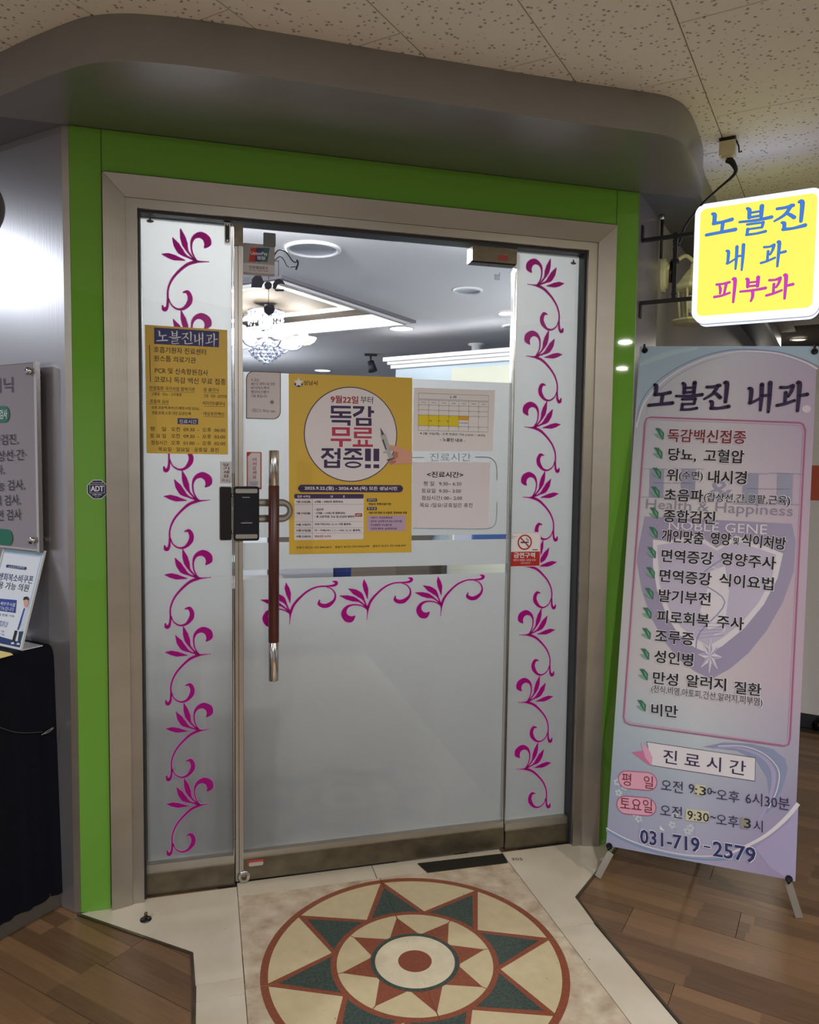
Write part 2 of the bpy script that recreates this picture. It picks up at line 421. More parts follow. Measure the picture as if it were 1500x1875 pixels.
class Board:
    """a flat thing on a real plane: local x to the right, y up, z towards the viewer"""

    def __init__(s, name, o, u, v, label, cat, group=None, sub=False, empt=True):
        s.M = frame(o, u, v); s.I = s.M.inverted(); s.n = s.M.col[2].to_3d(); s.c = s.n.dot(Vector(o))
        s.cr = (0, 0, 1)
        s.root = empty(name, s.M) if empt else None
        if empt: tag(s.root, label, cat, group)
        s.b = MB()

    def crop(s, x, y, k): s.cr = (x, y, k)

    def L(s, x, y):
        x0, y0, k = s.cr; h = s.I @ hit(x0 + x / k, y0 + y / k, s.n, s.c); return (h.x, h.y)

    def Z(s, layer): return layer * .00035

    def poly(s, pts, mt, layer, b=None): (b or s.b).flat([s.L(*p) for p in pts], s.Z(layer), mt)

    def rect(s, a, c, mt, layer, r=0., b=None, rs=None):
        (x0, y1), (x1, y0) = s.L(*a), s.L(*c); (b or s.b).flat(rr(x0, x1, y0, y1, r, rs), s.Z(layer), mt)

    def text(s, st, a, c, h, mt, layer=2, bold=0., res=2, b=None, glyph=False, grow=0.):
        A = Vector(s.L(*a)); Bv = Vector(s.L(*c)); d = Bv - A; wd = d.length; d.normalize()
        hp = (Vector(s.L(a[0], a[1] - h / 2)) - Vector(s.L(a[0], a[1] + h / 2))).length
        if glyph: (b or s.b).glyphs(st, A, d, wd, hp, s.Z(layer), mt, grow=grow)
        else: (b or s.b).text(st, A - d * grow, d, wd + 2 * grow, hp + 2 * grow, s.Z(layer), mt, bold, res)

    def line(s, pts, wd, mt, layer=2, n=1, b=None):
        q = [s.L(*p) for p in pts]; (b or s.b).ribbon(q, [wd] * len(q) if not isinstance(wd, list) else wd, s.Z(layer), mt, n, caps=False)


def rr(x0, x1, y0, y1, r, rs=None, n=6):
    R = rs or (r, r, r, r)  # bl br tr tl
    if max(R) <= 0: return [(x0, y0), (x1, y0), (x1, y1), (x0, y1)]
    out = []
    for (cx, cy, a0, q) in ((x0, y0, 180, R[0]), (x1, y0, 270, R[1]), (x1, y1, 0, R[2]), (x0, y1, 90, R[3])):
        ccx = cx + (q if cx == x0 else -q); ccy = cy + (q if cy == y0 else -q)
        for k in range(n + 1):
            a = math.radians(a0 + 90 * k / n); out.append((ccx + q * math.cos(a), ccy + q * math.sin(a)))
    return out


def circ(cx, cy, r, n=40, ry=None): return [(cx + r * math.cos(2 * math.pi * k / n), cy + (ry or r) * math.sin(2 * math.pi * k / n)) for k in range(n)]


X, Y, Zv = Vector((1, 0, 0)), Vector((0, 1, 0)), Vector((0, 0, 1))
XC = .576            # centre line of the entrance
TOPZ = 2.44          # height of the green panel and the canopy soffit
CEIL = 2.555
GY = .065            # front face of the glass

# ================================================================== SETTING
# ---- walls round the entrance; the entrance cuts the corner of the building at 45 degrees
fl = empty('wall_front'); tag(fl, kind='structure')


def panel(name, x0, x1, z0, z1, mt, y0=0., y1=.03, parent=None, bev=.0015):
    b = MB(); b.box(x0, x1, y0 + bev, y1, z0, z1, mt); b.box(x0 + bev, x1 - bev, y0, y0 + bev, z0 + bev, z1 - bev, mt)
    return b.build(name, parent)


panel('green_panel', XC - .962, XC - .872, .0, TOPZ, green_m, parent=fl)
panel('green_panel', XC + .872, XC + .962, .0, TOPZ, green_m, parent=fl)
panel('green_panel', XC - .8705, XC + .8705, 2.318, TOPZ, green_m, parent=fl)
b = MB(); b.box(XC - .962, XC - .84, .03, .16, 0, TOPZ, gasket); b.box(XC + .84, XC + .962, .03, .16, 0, TOPZ, gasket); b.box(XC - .84, XC + .84, .03, .16, 2.31, TOPZ, gasket); b.box(XC - .84, XC + .84, .04, .16, 2.25, 2.31, gasket)
b.box(XC - .95, XC + .95, .012, .16, TOPZ, CEIL, gasket); b.box(XC - .95, XC + .95, .03, .16, 2.25, TOPZ, gasket); b.build('wall_core', fl)

# ---- steel casing with mitred corners, then the stepped jamb
tr = empty('trim_1'); tag(tr, kind='structure')
XL, XR = XC - .868, XC + .868; CW = .062; CT = 2.312


def splay(name, pts):
    """casing piece: outer edge proud of the wall, inner edge set back"""
    b = MB(); (o0, o1, i1, i0) = pts
    f = lambda p, y: (p[0], y, p[1])
    yo, yi, yb = -.012, .006, .03
    vs = [f(o0, yo), f(o1, yo), f(i1, yi), f(i0, yi), f(o0, yb), f(o1, yb), f(i1, yb), f(i0, yb)]
    b.add(vs, [(0, 1, 2, 3), (4, 7, 6, 5), (0, 4, 5, 1), (1, 5, 6, 2), (2, 6, 7, 3), (3, 7, 4, 0)], steel)
    return b.build(name, tr)


splay('side_casing', ((XL, 0), (XL, CT), (XL + CW, CT - CW), (XL + CW, 0)))
splay('side_casing', ((XR, 0), (XR, CT), (XR - CW, CT - CW), (XR - CW, 0)))
splay('head_casing', ((XL + .001, CT), (XR - .001, CT), (XR - CW - .001, CT - CW), (XL + CW + .001, CT - CW)))
JX0, JX1 = XL + CW, XR - CW
for sx, (a, c) in ((0, (JX0, JX0 + .035)), (1, (JX1 - .035, JX1))):
    b = MB(); b.box(a, c, .012, .10, 0, 2.25, steel); b.build('jamb', tr)
    a2, c2 = ((c, c + .006) if sx == 0 else (a - .006, a))
    b = MB(); b.box(a2, c2, .03, .095, .0, 2.222, gasket); b.build('gasket', tr)
b = MB(); b.box(JX0 + .035, JX1 - .035, .012, .10, 2.222, 2.25, steel); b.build('head_jamb', tr)
b = MB(); b.box(JX0 + .041, JX1 - .041, .03, .095, 2.214, 2.222, gasket); b.build('head_gasket', tr)
IX0, IX1 = JX0 + .041, JX1 - .041

# ---- left and right walls going back from the corner
wl = empty('wall_left'); tag(wl, kind='structure')
b = MB(); c0 = Vector((XC - .962, 0, 0)); c1 = c0 + Vector((-.021, .009, 0)); c2 = c1 + Vector((-S2, S2, 0)) * 4.2
th = Vector((S2, S2, 0)) * .05
b.add([c0 + Vector((0, .03, 0)), c0, c1, c1 + th * .8, c0 + Vector((0, .03, TOPZ)), c0 + Zv * TOPZ, c1 + Zv * TOPZ, c1 + th * .8 + Zv * TOPZ],
      [(1, 5, 6, 2), (0, 3, 7, 4), (0, 4, 5, 1), (4, 7, 6, 5)], steel); b.build('corner_strip', wl)
for i, (t0, t1) in enumerate(((0, 1.22), (1.222, 2.44), (2.442, 4.2))):
    b = MB(); p = c1 + Vector((-S2, S2, 0)) * t0; q = c1 + Vector((-S2, S2, 0)) * t1
    b.add([p, q, q + th, p + th, p + Zv * TOPZ, q + Zv * TOPZ, q + th + Zv * TOPZ, p + th + Zv * TOPZ], [(0, 4, 5, 1), (2, 6, 7, 3), (0, 3, 7, 4), (1, 5, 6, 2), (4, 7, 6, 5)], steel_wall)
    b.build('steel_panel', wl)
wr = empty('wall_right'); tag(wr, kind='structure')
e0 = Vector((XC + .962, .0, 0)); dr = Vector((S2, S2, 0)); thr = Vector((-S2, S2, 0)) * .05
for i, (t0, t1, mt) in enumerate(((0, .345, steel_wall), (.347, .56, wall_paint), (.562, 1.5, wall_paint), (1.502, 3.0, wall_paint), (3.002, 6.2, wall_paint))):
    b = MB(); p = e0 + dr * t0; q = e0 + dr * t1
    b.add([p, q, q + thr, p + thr, p + Zv * TOPZ, q + Zv * TOPZ, q + thr + Zv * TOPZ, p + thr + Zv * TOPZ], [(0, 1, 5, 4), (2, 3, 7, 6), (0, 4, 7, 3), (1, 2, 6, 5), (4, 5, 6, 7)], mt)
    b.build('steel_panel' if i == 0 else 'wall_panel', wr)
# far partition of the corridor on the right and the wall behind it
P0 = hit(1493, 1335, (0, 0, 1), 0)
wf = empty('wall_far', loc=(P0.x, P0.y, 0)); tag(wf, kind='structure')
orange = mat('orange_red_paint', (190, 84, 52), .5)
Mf = Matrix.Rotation(math.radians(-45), 4, 'Z'); t_ = .05
bb = MB()
bb.box(-.16, 1.8, 0, t_, .08, 2.1, white_m, Mf); bb.build('partition_board', wf)
bb = MB(); bb.box(-.16, 1.8, -.004, -.0005, 1.27, 1.46, orange, Mf); bb.build('orange_band', wf)
bb = MB(); bb.box(-.12, 1.8, .004, t_ - .004, .0, .08, gasket, Mf); bb.build('plinth', wf)
bb = MB(); bb.box(-8, 8, 0, .1, 0, CEIL, wall_paint, Matrix.Translation((5.6, 5.6, 0)) @ Mf); tag(bb.build('wall_back'), kind='structure')
# corridor wall behind the photographer
bb = MB(); bb.box(-7, 9, 0, .1, 0, CEIL, mat('corridor_wall', (204, 200, 194), .6), Matrix.Translation((0, -7.2, 0))); tag(bb.build('wall_opposite'), kind='structure')

# ---- canopy: curved fascia under the ceiling and flat soffit
cn = empty('trim_2'); tag(cn, kind='structure')
edge = [(-3.45, 2.77), (-1.2, .52), (-.62, -.06), (-.53, -.15), (-.43, -.255), (-.33, -.352), (-.27, -.4), (-.2, -.432), (-.12, -.45), (0, -.46), (.2, -.46), (.6, -.452), (1.0, -.448), (1.25, -.452), (1.33, -.45), (1.38, -.438), (1.43, -.412), (1.5, -.355), (1.62, -.23), (1.71, -.125), (1.80, 0), (2.2, .41), (4.6, 2.81)]
ep, _ = smooth_path([(x, y, 0) for x, y in edge], [0] * len(edge), 5)
b = MB(); n = len(ep); vs = []
for i, p in enumerate(ep):
    t = (ep[min(i + 1, n - 1)] - ep[max(i - 1, 0)]).normalized(); q = p + Vector((-t.y, t.x, 0)) * .02
    vs.append([(p.x, p.y, TOPZ), (p.x, p.y, CEIL), (q.x, q.y, CEIL), (q.x, q.y, TOPZ)])
for k in range(4):
    j = (k + 1) % 4; b.add([v for c_ in vs for v in (c_[k], c_[j])], [(2 * i, 2 * i + 2, 2 * i + 3, 2 * i + 1) for i in range(n - 1)], canopy_m, k % 2 == 0)
b.build('fascia', cn)
inner = []
for i, p in enumerate(ep):
    t = (ep[min(i + 1, n - 1)] - ep[max(i - 1, 0)]).normalized(); inner.append((p.x - t.y * .001, p.y + t.x * .001))
sof = [p for p in inner if p[1] < -.001]
b = MB(); b.prism([(-.585, 0.)] + sof + [(1.79, 0.)], TOPZ + .0005, TOPZ + .014, canopy_m); b.build('soffit_panel', cn)
soff2 = mat('side_soffit_metal', (124, 128, 134), .45, .6)
lft = [p for p in inner if p[1] > .001 and p[0] < 0]; rgt = [p for p in inner if p[1] > .001 and p[0] > 0]
b = MB(); b.prism([(-3.4, 3.0)] + lft + [(-.585, .001), (XC - .95, .001)], TOPZ + .0005, TOPZ + .014, soff2); b.build('soffit_panel', cn)
b = MB(); b.prism([(XC + .95, .001), (1.79, .001)] + rgt + [(4.4, 2.95)], TOPZ + .0005, TOPZ + .014, soff2); b.build('soffit_panel', cn)

# ---- corridor ceiling: 300 x 600 tiles laid at 45 degrees
ce = MB(); ce.box(-7, 9, -7.2, 9, CEIL + .012, CEIL + .1, joint_m); ceo = ce.build('ceiling'); tag(ceo, kind='structure')
tm = None; cnt = 0
for i in range(-13, 12):
    for j in range(-3, 16):
        v0 = 1.372 + (j - 4) * .318; u00 = .262 + i * .588 + (.292 if j % 2 else 0)
        cxu, cxv = u00 + .294, v0 + .159; x, y = (cxu + cxv) * S2, (cxu - cxv) * S2
        if not (-3.3 < x < 4.6 and -2.9 < y < 3.1): continue
        if x - y < 1.0 and x + y > .1 and y > 0: continue
        if tm is None:
            b = MB(); h = .0016
            b.box(-.294 + h, .294 - h, -.159 + h, .159 - h, .001, .012, ceil_m); b.box(-.294 + 2 * h, .294 - 2 * h, -.159 + 2 * h, .159 - 2 * h, 0, .001, ceil_m)
            o = b.build('ceiling_tile'); tm = o.data
        else:
            o = bpy.data.objects.new('ceiling_tile', tm); COL.objects.link(o)
        o.parent = ceo; o.location = (x, y, CEIL + random.uniform(0, .0008)); o.rotation_euler = (0, 0, math.radians(45)); cnt += 1

# ---- floor: wooden planks at 45 degrees, marble in front of the door with the round inlay
ff = MB(); ff.box(-7, 9, -7.2, 9, -.05, -.006, joint_m); flo = ff.build('floor'); tag(flo, kind='structure')


def in_marble(x, y, m=0.):
    if y > -.29: return x > XC - .956 + (-y) * 1.22 + m and x < XC + .956 + y * 1.2 - m and y < .05
    return -.03 + m < x < 1.185 - m


pm = None; PL = .93; PW = .155
for i in range(-6, 8):
    for j in range(-6, 46):
        v_off = i * PL + [0, .31, .62, .155, .5][j % 5]; uoff = j * PW - 4.3 + .02
        cv, cu = v_off + PL / 2, uoff + PW / 2; x, y = (cu + cv) * S2, (cu - cv) * S2
        if not (-1.9 < x < 4.6 and -2.7 < y < 2.2): continue
        if x + y > -.1 and x - y < 1.2 and y > .0: continue
        ends = [((cu + cv + s * PL / 2) * S2, (cu - cv - s * PL / 2) * S2) for s in (-1, -.5, 0, .5, 1)]
        if all(in_marble(px, py, .08) or py > .12 and abs(px - XC) < .8 for px, py in ends): continue
        if pm is None:
            b = MB(); h = .0009; b.box(-PL / 2 + h, PL / 2 - h, -PW / 2 + h, PW / 2 - h, -.006, -.003, wood_m); o = b.build('plank'); pm = o.data
        else:
            o = bpy.data.objects.new('plank', pm); COL.objects.link(o)
        o.parent = flo; o.location = (x, y, random.uniform(-.0003, 0)); o.rotation_euler = (0, 0, math.radians(-45))
b = MB(); b.box(-1.9, 9, 2.2, 9, -.006, -.0035, wood_m); b.box(4.6, 9, -7, 2.2, -.006, -.0035, wood_m); b.box(-7, -1.9, -7, 9, -.006, -.0035, wood_m); b.box(-1.9, 4.6, -7, -2.7, -.006, -.0035, wood_m)
o = b.build('plank_surround', flo); tag(o, kind='stuff')


def tile(pts, mt, name='marble_tile', z=0., g=.0012, parent=None):
    cx = sum(p[0] for p in pts) / len(pts); cy = sum(p[1] for p in pts) / len(pts)
    q = [(cx + (x - cx) * (1 - g / max(abs(x - cx), .02)), cy + (y - cy) * (1 - g / max(abs(y - cy), .02))) for x, y in pts]
    b = MB(); b.prism([(x - cx, y - cy) for x, y in q], -.0025, z, mt); o = b.build(name, parent or flo); o.location = (cx, cy, 0); return o


A0, A1, BX0, BX1 = .102, 1.066, -.028, 1.186
tile([(-.385, -.003), (-.036, -.288), (BX0, -.438), (A0, -.438), (A0, .035), (XC - .84, .035)], marble_w)
tile([(XC + .84, .035), (A1, .035), (A1, -.445), (BX1, -.445), (1.196, -.298), (1.536, -.003)], marble_w)
tile([(A0, -.027), (XC, -.027), (XC, .06), (A0, .06)], marble_w); tile([(XC, -.027), (A1, -.027), (A1, .06), (XC, .06)], marble_w)
ys = [-.438, -.503, -1.1, -1.7, -2.3, -2.9]
for a, c in zip(ys, ys[1:]): tile([(BX0, c), (A0, c), (A0, a), (BX0, a)], marble_w)
ys = [-.445, -1.06, -1.66, -2.26, -2.9]
for a, c in zip(ys, ys[1:]): tile([(A1, c), (BX1, c), (BX1, a), (A1, a)], marble_w)
MC = Vector((.5865, -.485))
for x0, x1 in ((A0, MC.x), (MC.x, A1)):
    for y0, y1 in ((MC.y, -.027), (-.95, MC.y), (-1.41, -.95), (-1.88, -1.41), (-2.35, -1.88), (-2.9, -2.35)):
        tile([(x0, y0), (x1, y0), (x1, y1), (x0, y1)], marble_p)
# metal edging between marble and wood
b = MB()
for e in ([(-.395, -.004), (-.042, -.291), (-.034, -.44), (-.034, -2.9)], [(1.545, -.002), (1.2, -.302), (1.192, -.45), (1.192, -2.9)]):
    for p, q in zip(e, e[1:]):
        d = (Vector(q) - Vector(p)).normalized(); nn = Vector((-d.y, d.x)) * .004; p = Vector(p); q = Vector(q)
        b.prism([p + nn, p - nn, q - nn, q + nn], -.0029, .0012, steel_dark)
b.build('edge_strip', flo)

# the round inlay, piece by piece
md = empty('round_inlay', loc=(MC.x, MC.y, 0)); md.parent = flo


def piece(pts, z, mt, name='inlay_stone', z0=0.):
    b = MB(); b.prism(pts, z0, z, mt); return b.build(name, md)


def arc(r, a0, a1, n): return [(r * math.cos(math.radians(a0 + (a1 - a0) * k / n)), r * math.sin(math.radians(a0 + (a1 - a0) * k / n))) for k in range(n + 1)]


def ringq(r0, r1, z, mt, q=4, z0=0., ang=0):
    for k in range(q):
        a0, a1 = ang + 360 / q * k + .08, ang + 360 / q * (k + 1) - .08
        piece(arc(r1, a0, a1, 18) + arc(r0, a1, a0, 18), z, mt, z0=z0)


def inset(pts, g):
    cx = sum(p[0] for p in pts) / len(pts); cy = sum(p[1] for p in pts) / len(pts); n = len(pts); L = []
    for i in range(n):
        p, a, c = Vector(pts[i]), Vector(pts[i - 1]), Vector(pts[(i + 1) % n])
        d1 = (p - a).normalized(); d2 = (c - p).normalized(); n1 = Vector((-d1.y, d1.x)); n2 = Vector((-d2.y, d2.x))
        m = (n1 + n2); m = m / max(m.dot(n1), .25) if m.length > 1e-6 else n1
        L.append(tuple(p + m * g))
    return L


for k in range(4): piece([(0, 0)] + arc(.443, 90 * k + .1, 90 * k + 89.9, 24), .0004, stone_brown)
Zs = .0009
P2 = lambda r, a: (r * math.cos(math.radians(a)), r * math.sin(math.radians(a)))
for k in range(8):
    a = 45 * k
    piece(inset([P2(.414, a)] + [P2(.247, a + 22.5)] + [P2(.414, a + 45)], 0) [:0] or ([P2(.240 + .008, a + 22.5)] + [P2(.412, a + 2.2)] [:0] + [P2(.421, a + .9)] + arc(.421, a + 1.5, a + 43.5, 12) + [P2(.421, a + 44.1)])[0:], Zs, stone_cream, z0=.0004)
    # green point, halved where the cross joint runs through it
    tri = [P2(.392, a)] + arc(.2445, a + 18.5, a - 18.5, 6)
    tri = [tri[0]] + tri[1:]
    if k % 2 == 0:
        top = [P2(.392, a)] + arc(.2445, a + 18.5, a + .2, 4); bot = [P2(.392, a)] + arc(.2445, a - .2, a - 18.5, 4)
        piece(top, Zs + .0001, stone_green, z0=.0004); piece(bot, Zs + .0001, stone_green, z0=.0004)
    else: piece(tri, Zs + .0001, stone_green, z0=.0004)
    # inner ring: cream between the small red points
    piece([P2(.131, a + 22.5)] + [P2(.131, a + 20)] + [P2(.213, a + .5)] + arc(.227, a + .4, a + 44.6, 8) + [P2(.213, a + 44.5), P2(.131, a + 25)], Zs, stone_cream, z0=.0004)
ringq(.117, .1285, Zs + .0001, stone_green, z0=.0004)
ringq(.049, .116, Zs, stone_cream2, z0=.0004)
ringq(.0, .048, Zs, stone_red, z0=.0004)

# ================================================================== THE ENTRANCE GLASS
# scroll motif, in metres, origin at the tip of the pointed stem
k_ = .000368
MOT = [([(665, 463), (600, 468), (550, 474), (480, 505), (400, 580), (350, 650), (322, 730), (320, 810), (316, 870), (300, 900), (284, 896), (276, 870)], [0, 9, 22, 20, 15, 13, 11, 12, 18, 26, 26, 6]),
       ([(328, 810), (350, 858), (400, 890), (455, 880), (498, 830), (506, 780), (484, 738), (450, 742)], [6, 8, 12, 20, 36, 34, 28, 4]),
       ([(430, 205), (448, 270), (465, 330), (490, 390), (550, 462)], [2, 38, 42, 14, 7]),
       ([(365, 285), (395, 340), (430, 395), (480, 432), (560, 466)], [2, 44, 46, 14, 7]),
       ([(278, 430), (325, 437), (380, 452), (462, 466)], [1, 36, 40, 2]),
       ([(565, 466), (528, 400), (520, 320), (545, 262), (600, 240), (648, 268), (655, 310), (630, 345)], [9, 9, 12, 26, 48, 56, 54, 6])]


def motif(parent, tip, T=((1, 0), (0, 1)), sc=1.):
    """flower scroll cut from magenta vinyl with a pale edge"""
    b = MB()
    for i, (pts, ws) in enumerate(MOT):
        q = []
        for x, y in pts:
            a, c = (x - 665) * k_ * sc, (463 - y) * k_ * sc
            q.append((T[0][0] * a + T[0][1] * c, T[1][0] * a + T[1][1] * c))
        ws = [w_ * 1.12 for w_ in ws]; b.ribbon(q, [w_ * k_ * sc for w_ in ws], .0001, pinkedge, 5, grow=.0016)
        b.ribbon(q, [w_ * k_ * sc for w_ in ws], .0004 + i * .00002, pink_m, 5)
    o = b.build('flower_decal'); o.parent = parent
    o.matrix_world = frame((tip[0], GY - .0003, tip[1]), X, Zv)
    return o


def gl(px, py, y=GY): h = hit(px, py, (0, 1, 0), y); return (h.x, h.z)


def pane(name, x0, x1, z0, z1, parent, y0=GY, y1=GY + .01):
    b = MB(); b.box(x0, x1, y0, y1, z0, z1, glass_m); return b.build(name, parent)


def sheet(name, x0, x1, z0, z1, mt, parent, y=GY + .0115, t=.0004):
    b = MB(); b.box(x0, x1, y, y + t, z0, z1, mt); return b.build(name, parent)


DX0, DX1 = .0985, 1.079
stamp = mat('grey_stamp', (96, 98, 104), .6)
w1 = empty('window_1'); tag(w1, kind='structure')
pane('glass_pane', IX0, DX0 - .006, .095, 2.214, w1); sheet('frosted_film', IX0 + .001, DX0 - .008, .1, 2.213, film_m, w1)
b = MB(); b.box(IX0, DX0 - .004, .045, .1, 0, .075, steel_dark); b.box(IX0, DX0 - .004, .05, .095, .075, .104, steel); b.build('bottom_rail', w1)
b = MB(); b.box(DX0 - .006, DX0 - .0035, .055, .085, .09, 2.214, steel_shiny); b.build('edge_channel', w1)
w2 = empty('window_2'); tag(w2, kind='structure')
pane('glass_pane', DX1 + .008, IX1, .095, 2.214, w2); sheet('frosted_film', DX1 + .010, IX1 - .001, .1, 2.213, film_m, w2)
b = MB(); b.box(DX1 + .006, IX1, .045, .1, 0, .072, steel_dark); b.box(DX1 + .006, IX1, .05, .095, .072, .1, steel); b.build('bottom_rail', w2)
b = MB(); b.box(DX1 + .0055, DX1 + .008, .055, .085, .09, 2.214, steel_shiny); b.build('edge_channel', w2)
for k in range(8):
    motif(w1, (.018, 2.088 - .2572 * k)); motif(w2, (1.134 - .0004 * k, 2.097 - .2567 * k), ((-1, 0), (0, 1)))
for wn, (px, py) in ((w1, (275, 405)), (w2, (1050, 482))):
    b = MB(); b.flat(circ(0, 0, .011, 20, .005), .0002, stamp); b.flat(circ(0, .001, .0085, 20, .0035), .0004, film_m); b.flat([(-.003, 0), (.003, 0), (.003, .013), (-.003, .013)], .0006, stamp)
    o = b.build('glass_stamp', wn); g = gl(px, py); o.matrix_world = frame((g[0], GY - .0003, g[1]), X, Zv)
# strike box of the lock, on the left pane
b = MB(); M4 = frame((.0475, GY - .0002, 1.183), X, Zv)
b.prism(rr(0, .0425, 0, .18, .007), 0, .016, steel_shiny); b.prism(rr(.0025, .04, .0025, .1775, .006), .016, .024, black_m)
o = b.build('lock_strike', w1); o.matrix_world = M4
# catch at the top of the left pane
b = MB(); g = gl(416, 430); b.prism(rr(-.009, .009, -.033, .033, .002), 0, .02, steel_shiny); b.prism(rr(-.006, .006, -.028, .028, .002), .02, .026, gasket); b.tube([(0, .024, .026), (0, .024, .03)], .003, steel_shiny); b.tube([(0, -.026, .026), (0, -.026, .03)], .003, steel_shiny)
o = b.build('top_catch', w1); o.matrix_world = frame((g[0], GY - .0002, g[1]), X, Zv)

# ---- the door
dn = empty('door_1', loc=(DX1, GY, 0)); tag(dn, kind='structure'); bpy.context.view_layer.update()


def dbuild(b, name, parent=None): o = b.build(name); o.parent = dn; o.matrix_parent_inverse = dn.matrix_world.inverted() if False else Matrix.Translation((-DX1, -GY, 0)); return o


b = MB(); b.box(DX0 + .026, DX1, GY, GY + .01, .104, 2.207, glass_m); dbuild(b, 'glass_pane')
F1, F2, F3, F4 = 1.742, 1.189, 1.079, 1.047
for z0, z1, nm in ((1.189 - 0 * 0, F1, 0), (F3 + .0, 1.171, 0), (.104, F4, 0)):
    b = MB(); b.box(DX0 + .028, DX1 - .003, GY + .0115, GY + .0119, z0, z1, film_m); dbuild(b, 'frosted_film')
b = MB(); b.box(DX0, DX0 + .011, .05, .09, .01, 2.207, steel); b.box(DX0 + .0125, DX0 + .026, .046, .094, .01, 2.207, steel); b.box(DX0 + .011, DX0 + .0125, .055, .085, .01, 2.207, gasket)
b.box(DX0 - .001, DX0 + .0275, .042, .098, 2.142, 2.21, steel_dark); dbuild(b, 'stile')
b = MB(); b.box(DX0 + .026, DX1, .048, .092, .012, .086, steel_dark); b.box(DX0 + .026, DX1, .053, .087, .086, .106, steel); dbuild(b, 'bottom_rail')
b = MB(); b.box(DX1 - .0025, DX1, .058, .082, .106, 2.14, steel_shiny); dbuild(b, 'edge_channel')
lc = dn
g = gl(447, 1605, .048); b = MB(); Mt = frame((g[0], .048, g[1]), X, Zv)
b.lathe([(.0, .005), (.018, .005), (.021, .002), (.022, 0)], (0, 0, 0), steel_shiny); b.lathe([(0, .009), (.009, .009), (.01, .005)], (0, 0, 0), steel_dark); b.box(-.0012, .0012, -.005, .005, .009, .0094, gasket)
o = b.build('lock_cylinder', dn); o.matrix_parent_inverse = Matrix.Translation((-DX1, -GY, 0)); o.matrix_local = Mt; o.matrix_world = Mt
g1, g2 = gl(865, 452, .045), gl(936, 484, .045); b = MB(); b.box(g1[0], DX1, .04, .10, 2.158, 2.209, steel_dark); b.box(g1[0] - .002, DX1, .05, .09, 2.154, 2.158, gasket); dbuild(b, 'patch_fitting')
for (xx, zz, nm) in ((1.03, 2.172, 0),):
    b = MB(); b.box(xx - .022, xx + .014, .0396, .04, zz - .006, zz + .012, mat('red_sticker', (170, 62, 60), .5)); dbuild(b, 'red_sticker')
for xx, yy in ((530.4, 1142.6), (672, 1134), (807, 1127)):
    o = motif(dn, gl(xx, yy), ((0, -1), (-1, 0)), 1.)
gs = gl(469, 1580, .048); b = MB(); b.prism(rr(gs[0] - .028, gs[0] + .026, gs[1] - .009, gs[1] + .012, .006), 0, .0004, MATS['red_sticker']); b.prism(rr(gs[0] - .024, gs[0] + .024, gs[1] - .010, gs[1] + .003, .004), .0004, .0006, mat('worn_white_sticker', (176, 168, 160), .6))
o = b.build('worn_sticker'); o.parent = dn; o.matrix_world = frame((0, .0476, 0), X, Zv)
# pull handle: steel tube ends, dark wood grip
hg = empty('pull_handle', loc=(.219, -.03, 1.1)); hg.parent = dn; hg.matrix_parent_inverse = Matrix.Translation((-DX1, -GY, 0))
rosewood = mat('dark_rosewood', (92, 42, 34), .35, var=.5, vscale=(60, 60, 7), rgb2=(56, 24, 20))
for z0, z1, mt, nm in ((.268, .382, steel_shiny, 'steel_end'), (-.246, .268, rosewood, 'wood_grip'), (-.375, -.246, steel_shiny, 'steel_end')):
    b = MB(); R_ = .0175 if mt is rosewood else .0165
    b.lathe([(0, z0), (R_ - .001, z0), (R_, z0 + .001), (R_, z1 - .001), (R_ - .001, z1), (0, z1)], (0, 0, 0), mt, 28); b.build(nm, hg)
b = MB()
for zz in (.2, -.2): b.tube([(0, .0, zz), (0, .094, zz)], .008, steel_shiny, 12)
b.build('standoff', hg)
# digital lock on the door
lk = empty('digital_lock', frame((.0935, GY - .002, 1.183), X, Zv)); lk.parent = dn; lk.matrix_parent_inverse = Matrix.Translation((-DX1, -GY, 0))
b = MB(); b.prism(rr(0, .083, 0, .18, .008), 0, .03, black_m); b.prism(rr(.005, .078, .02, .16, .003), .03, .034, mat('lock_face', (16, 20, 32), .12)); b.build('lock_body', lk)
for z0 in (.008, .158):
    b = MB(); b.prism(rr(.006, .077, z0, z0 + .014, .004), .028, .037, steel_shiny); b.build('chrome_band', lk)
b = MB(); greyp = mat('grey_print', (150, 152, 156), .5); b.box(.028, .052, .143, .1455, .034, .0343, greyp); b.flat([(.026, .063), (.058, .063), (.042, .069)], .0343, black_matte); b.box(.024, .06, .058, .061, .034, .0348, steel_shiny); b.build('lock_markings', lk)
b = MB()
for zz in (.028, .15): b.lathe([(0, .006), (.004, .006), (.004, -.006), (0, -.006)], (-.002, zz, .02), steel_shiny, 12, M4=Matrix.Rotation(math.pi / 2, 4, 'X'))
b.build('hinge_pin', lk)
b = MB(); M4 = frame((.172, GY - .0002, 1.242), X, Zv)
out = rr(0, .118, 0, .078, 0, (.0, .039, .039, 0), 10); inn = rr(.004, .108, .018, .06, 0, (.004, .021, .021, .004), 10)
inn = rr(.0, .1, .0245, .0535, 0, (.004, .0145, .0145, .004), 10)
def ringp(b, o, i, z0, z1, mt):
    n = len(o); vs = [(p[0], p[1], z) for z in (z0, z1) for L in (o, i) for p in L]
    fs = []
    for k in range(n):
        j = (k + 1) % n; fs += [(2 * n + k, 2 * n + j, 3 * n + j, 3 * n + k), (k, j, 2 * n + j, 2 * n + k), (n + j, n + k, 3 * n + k, 3 * n + j), (j, k, n + k, n + j)]
    b.add(vs, fs, mt)
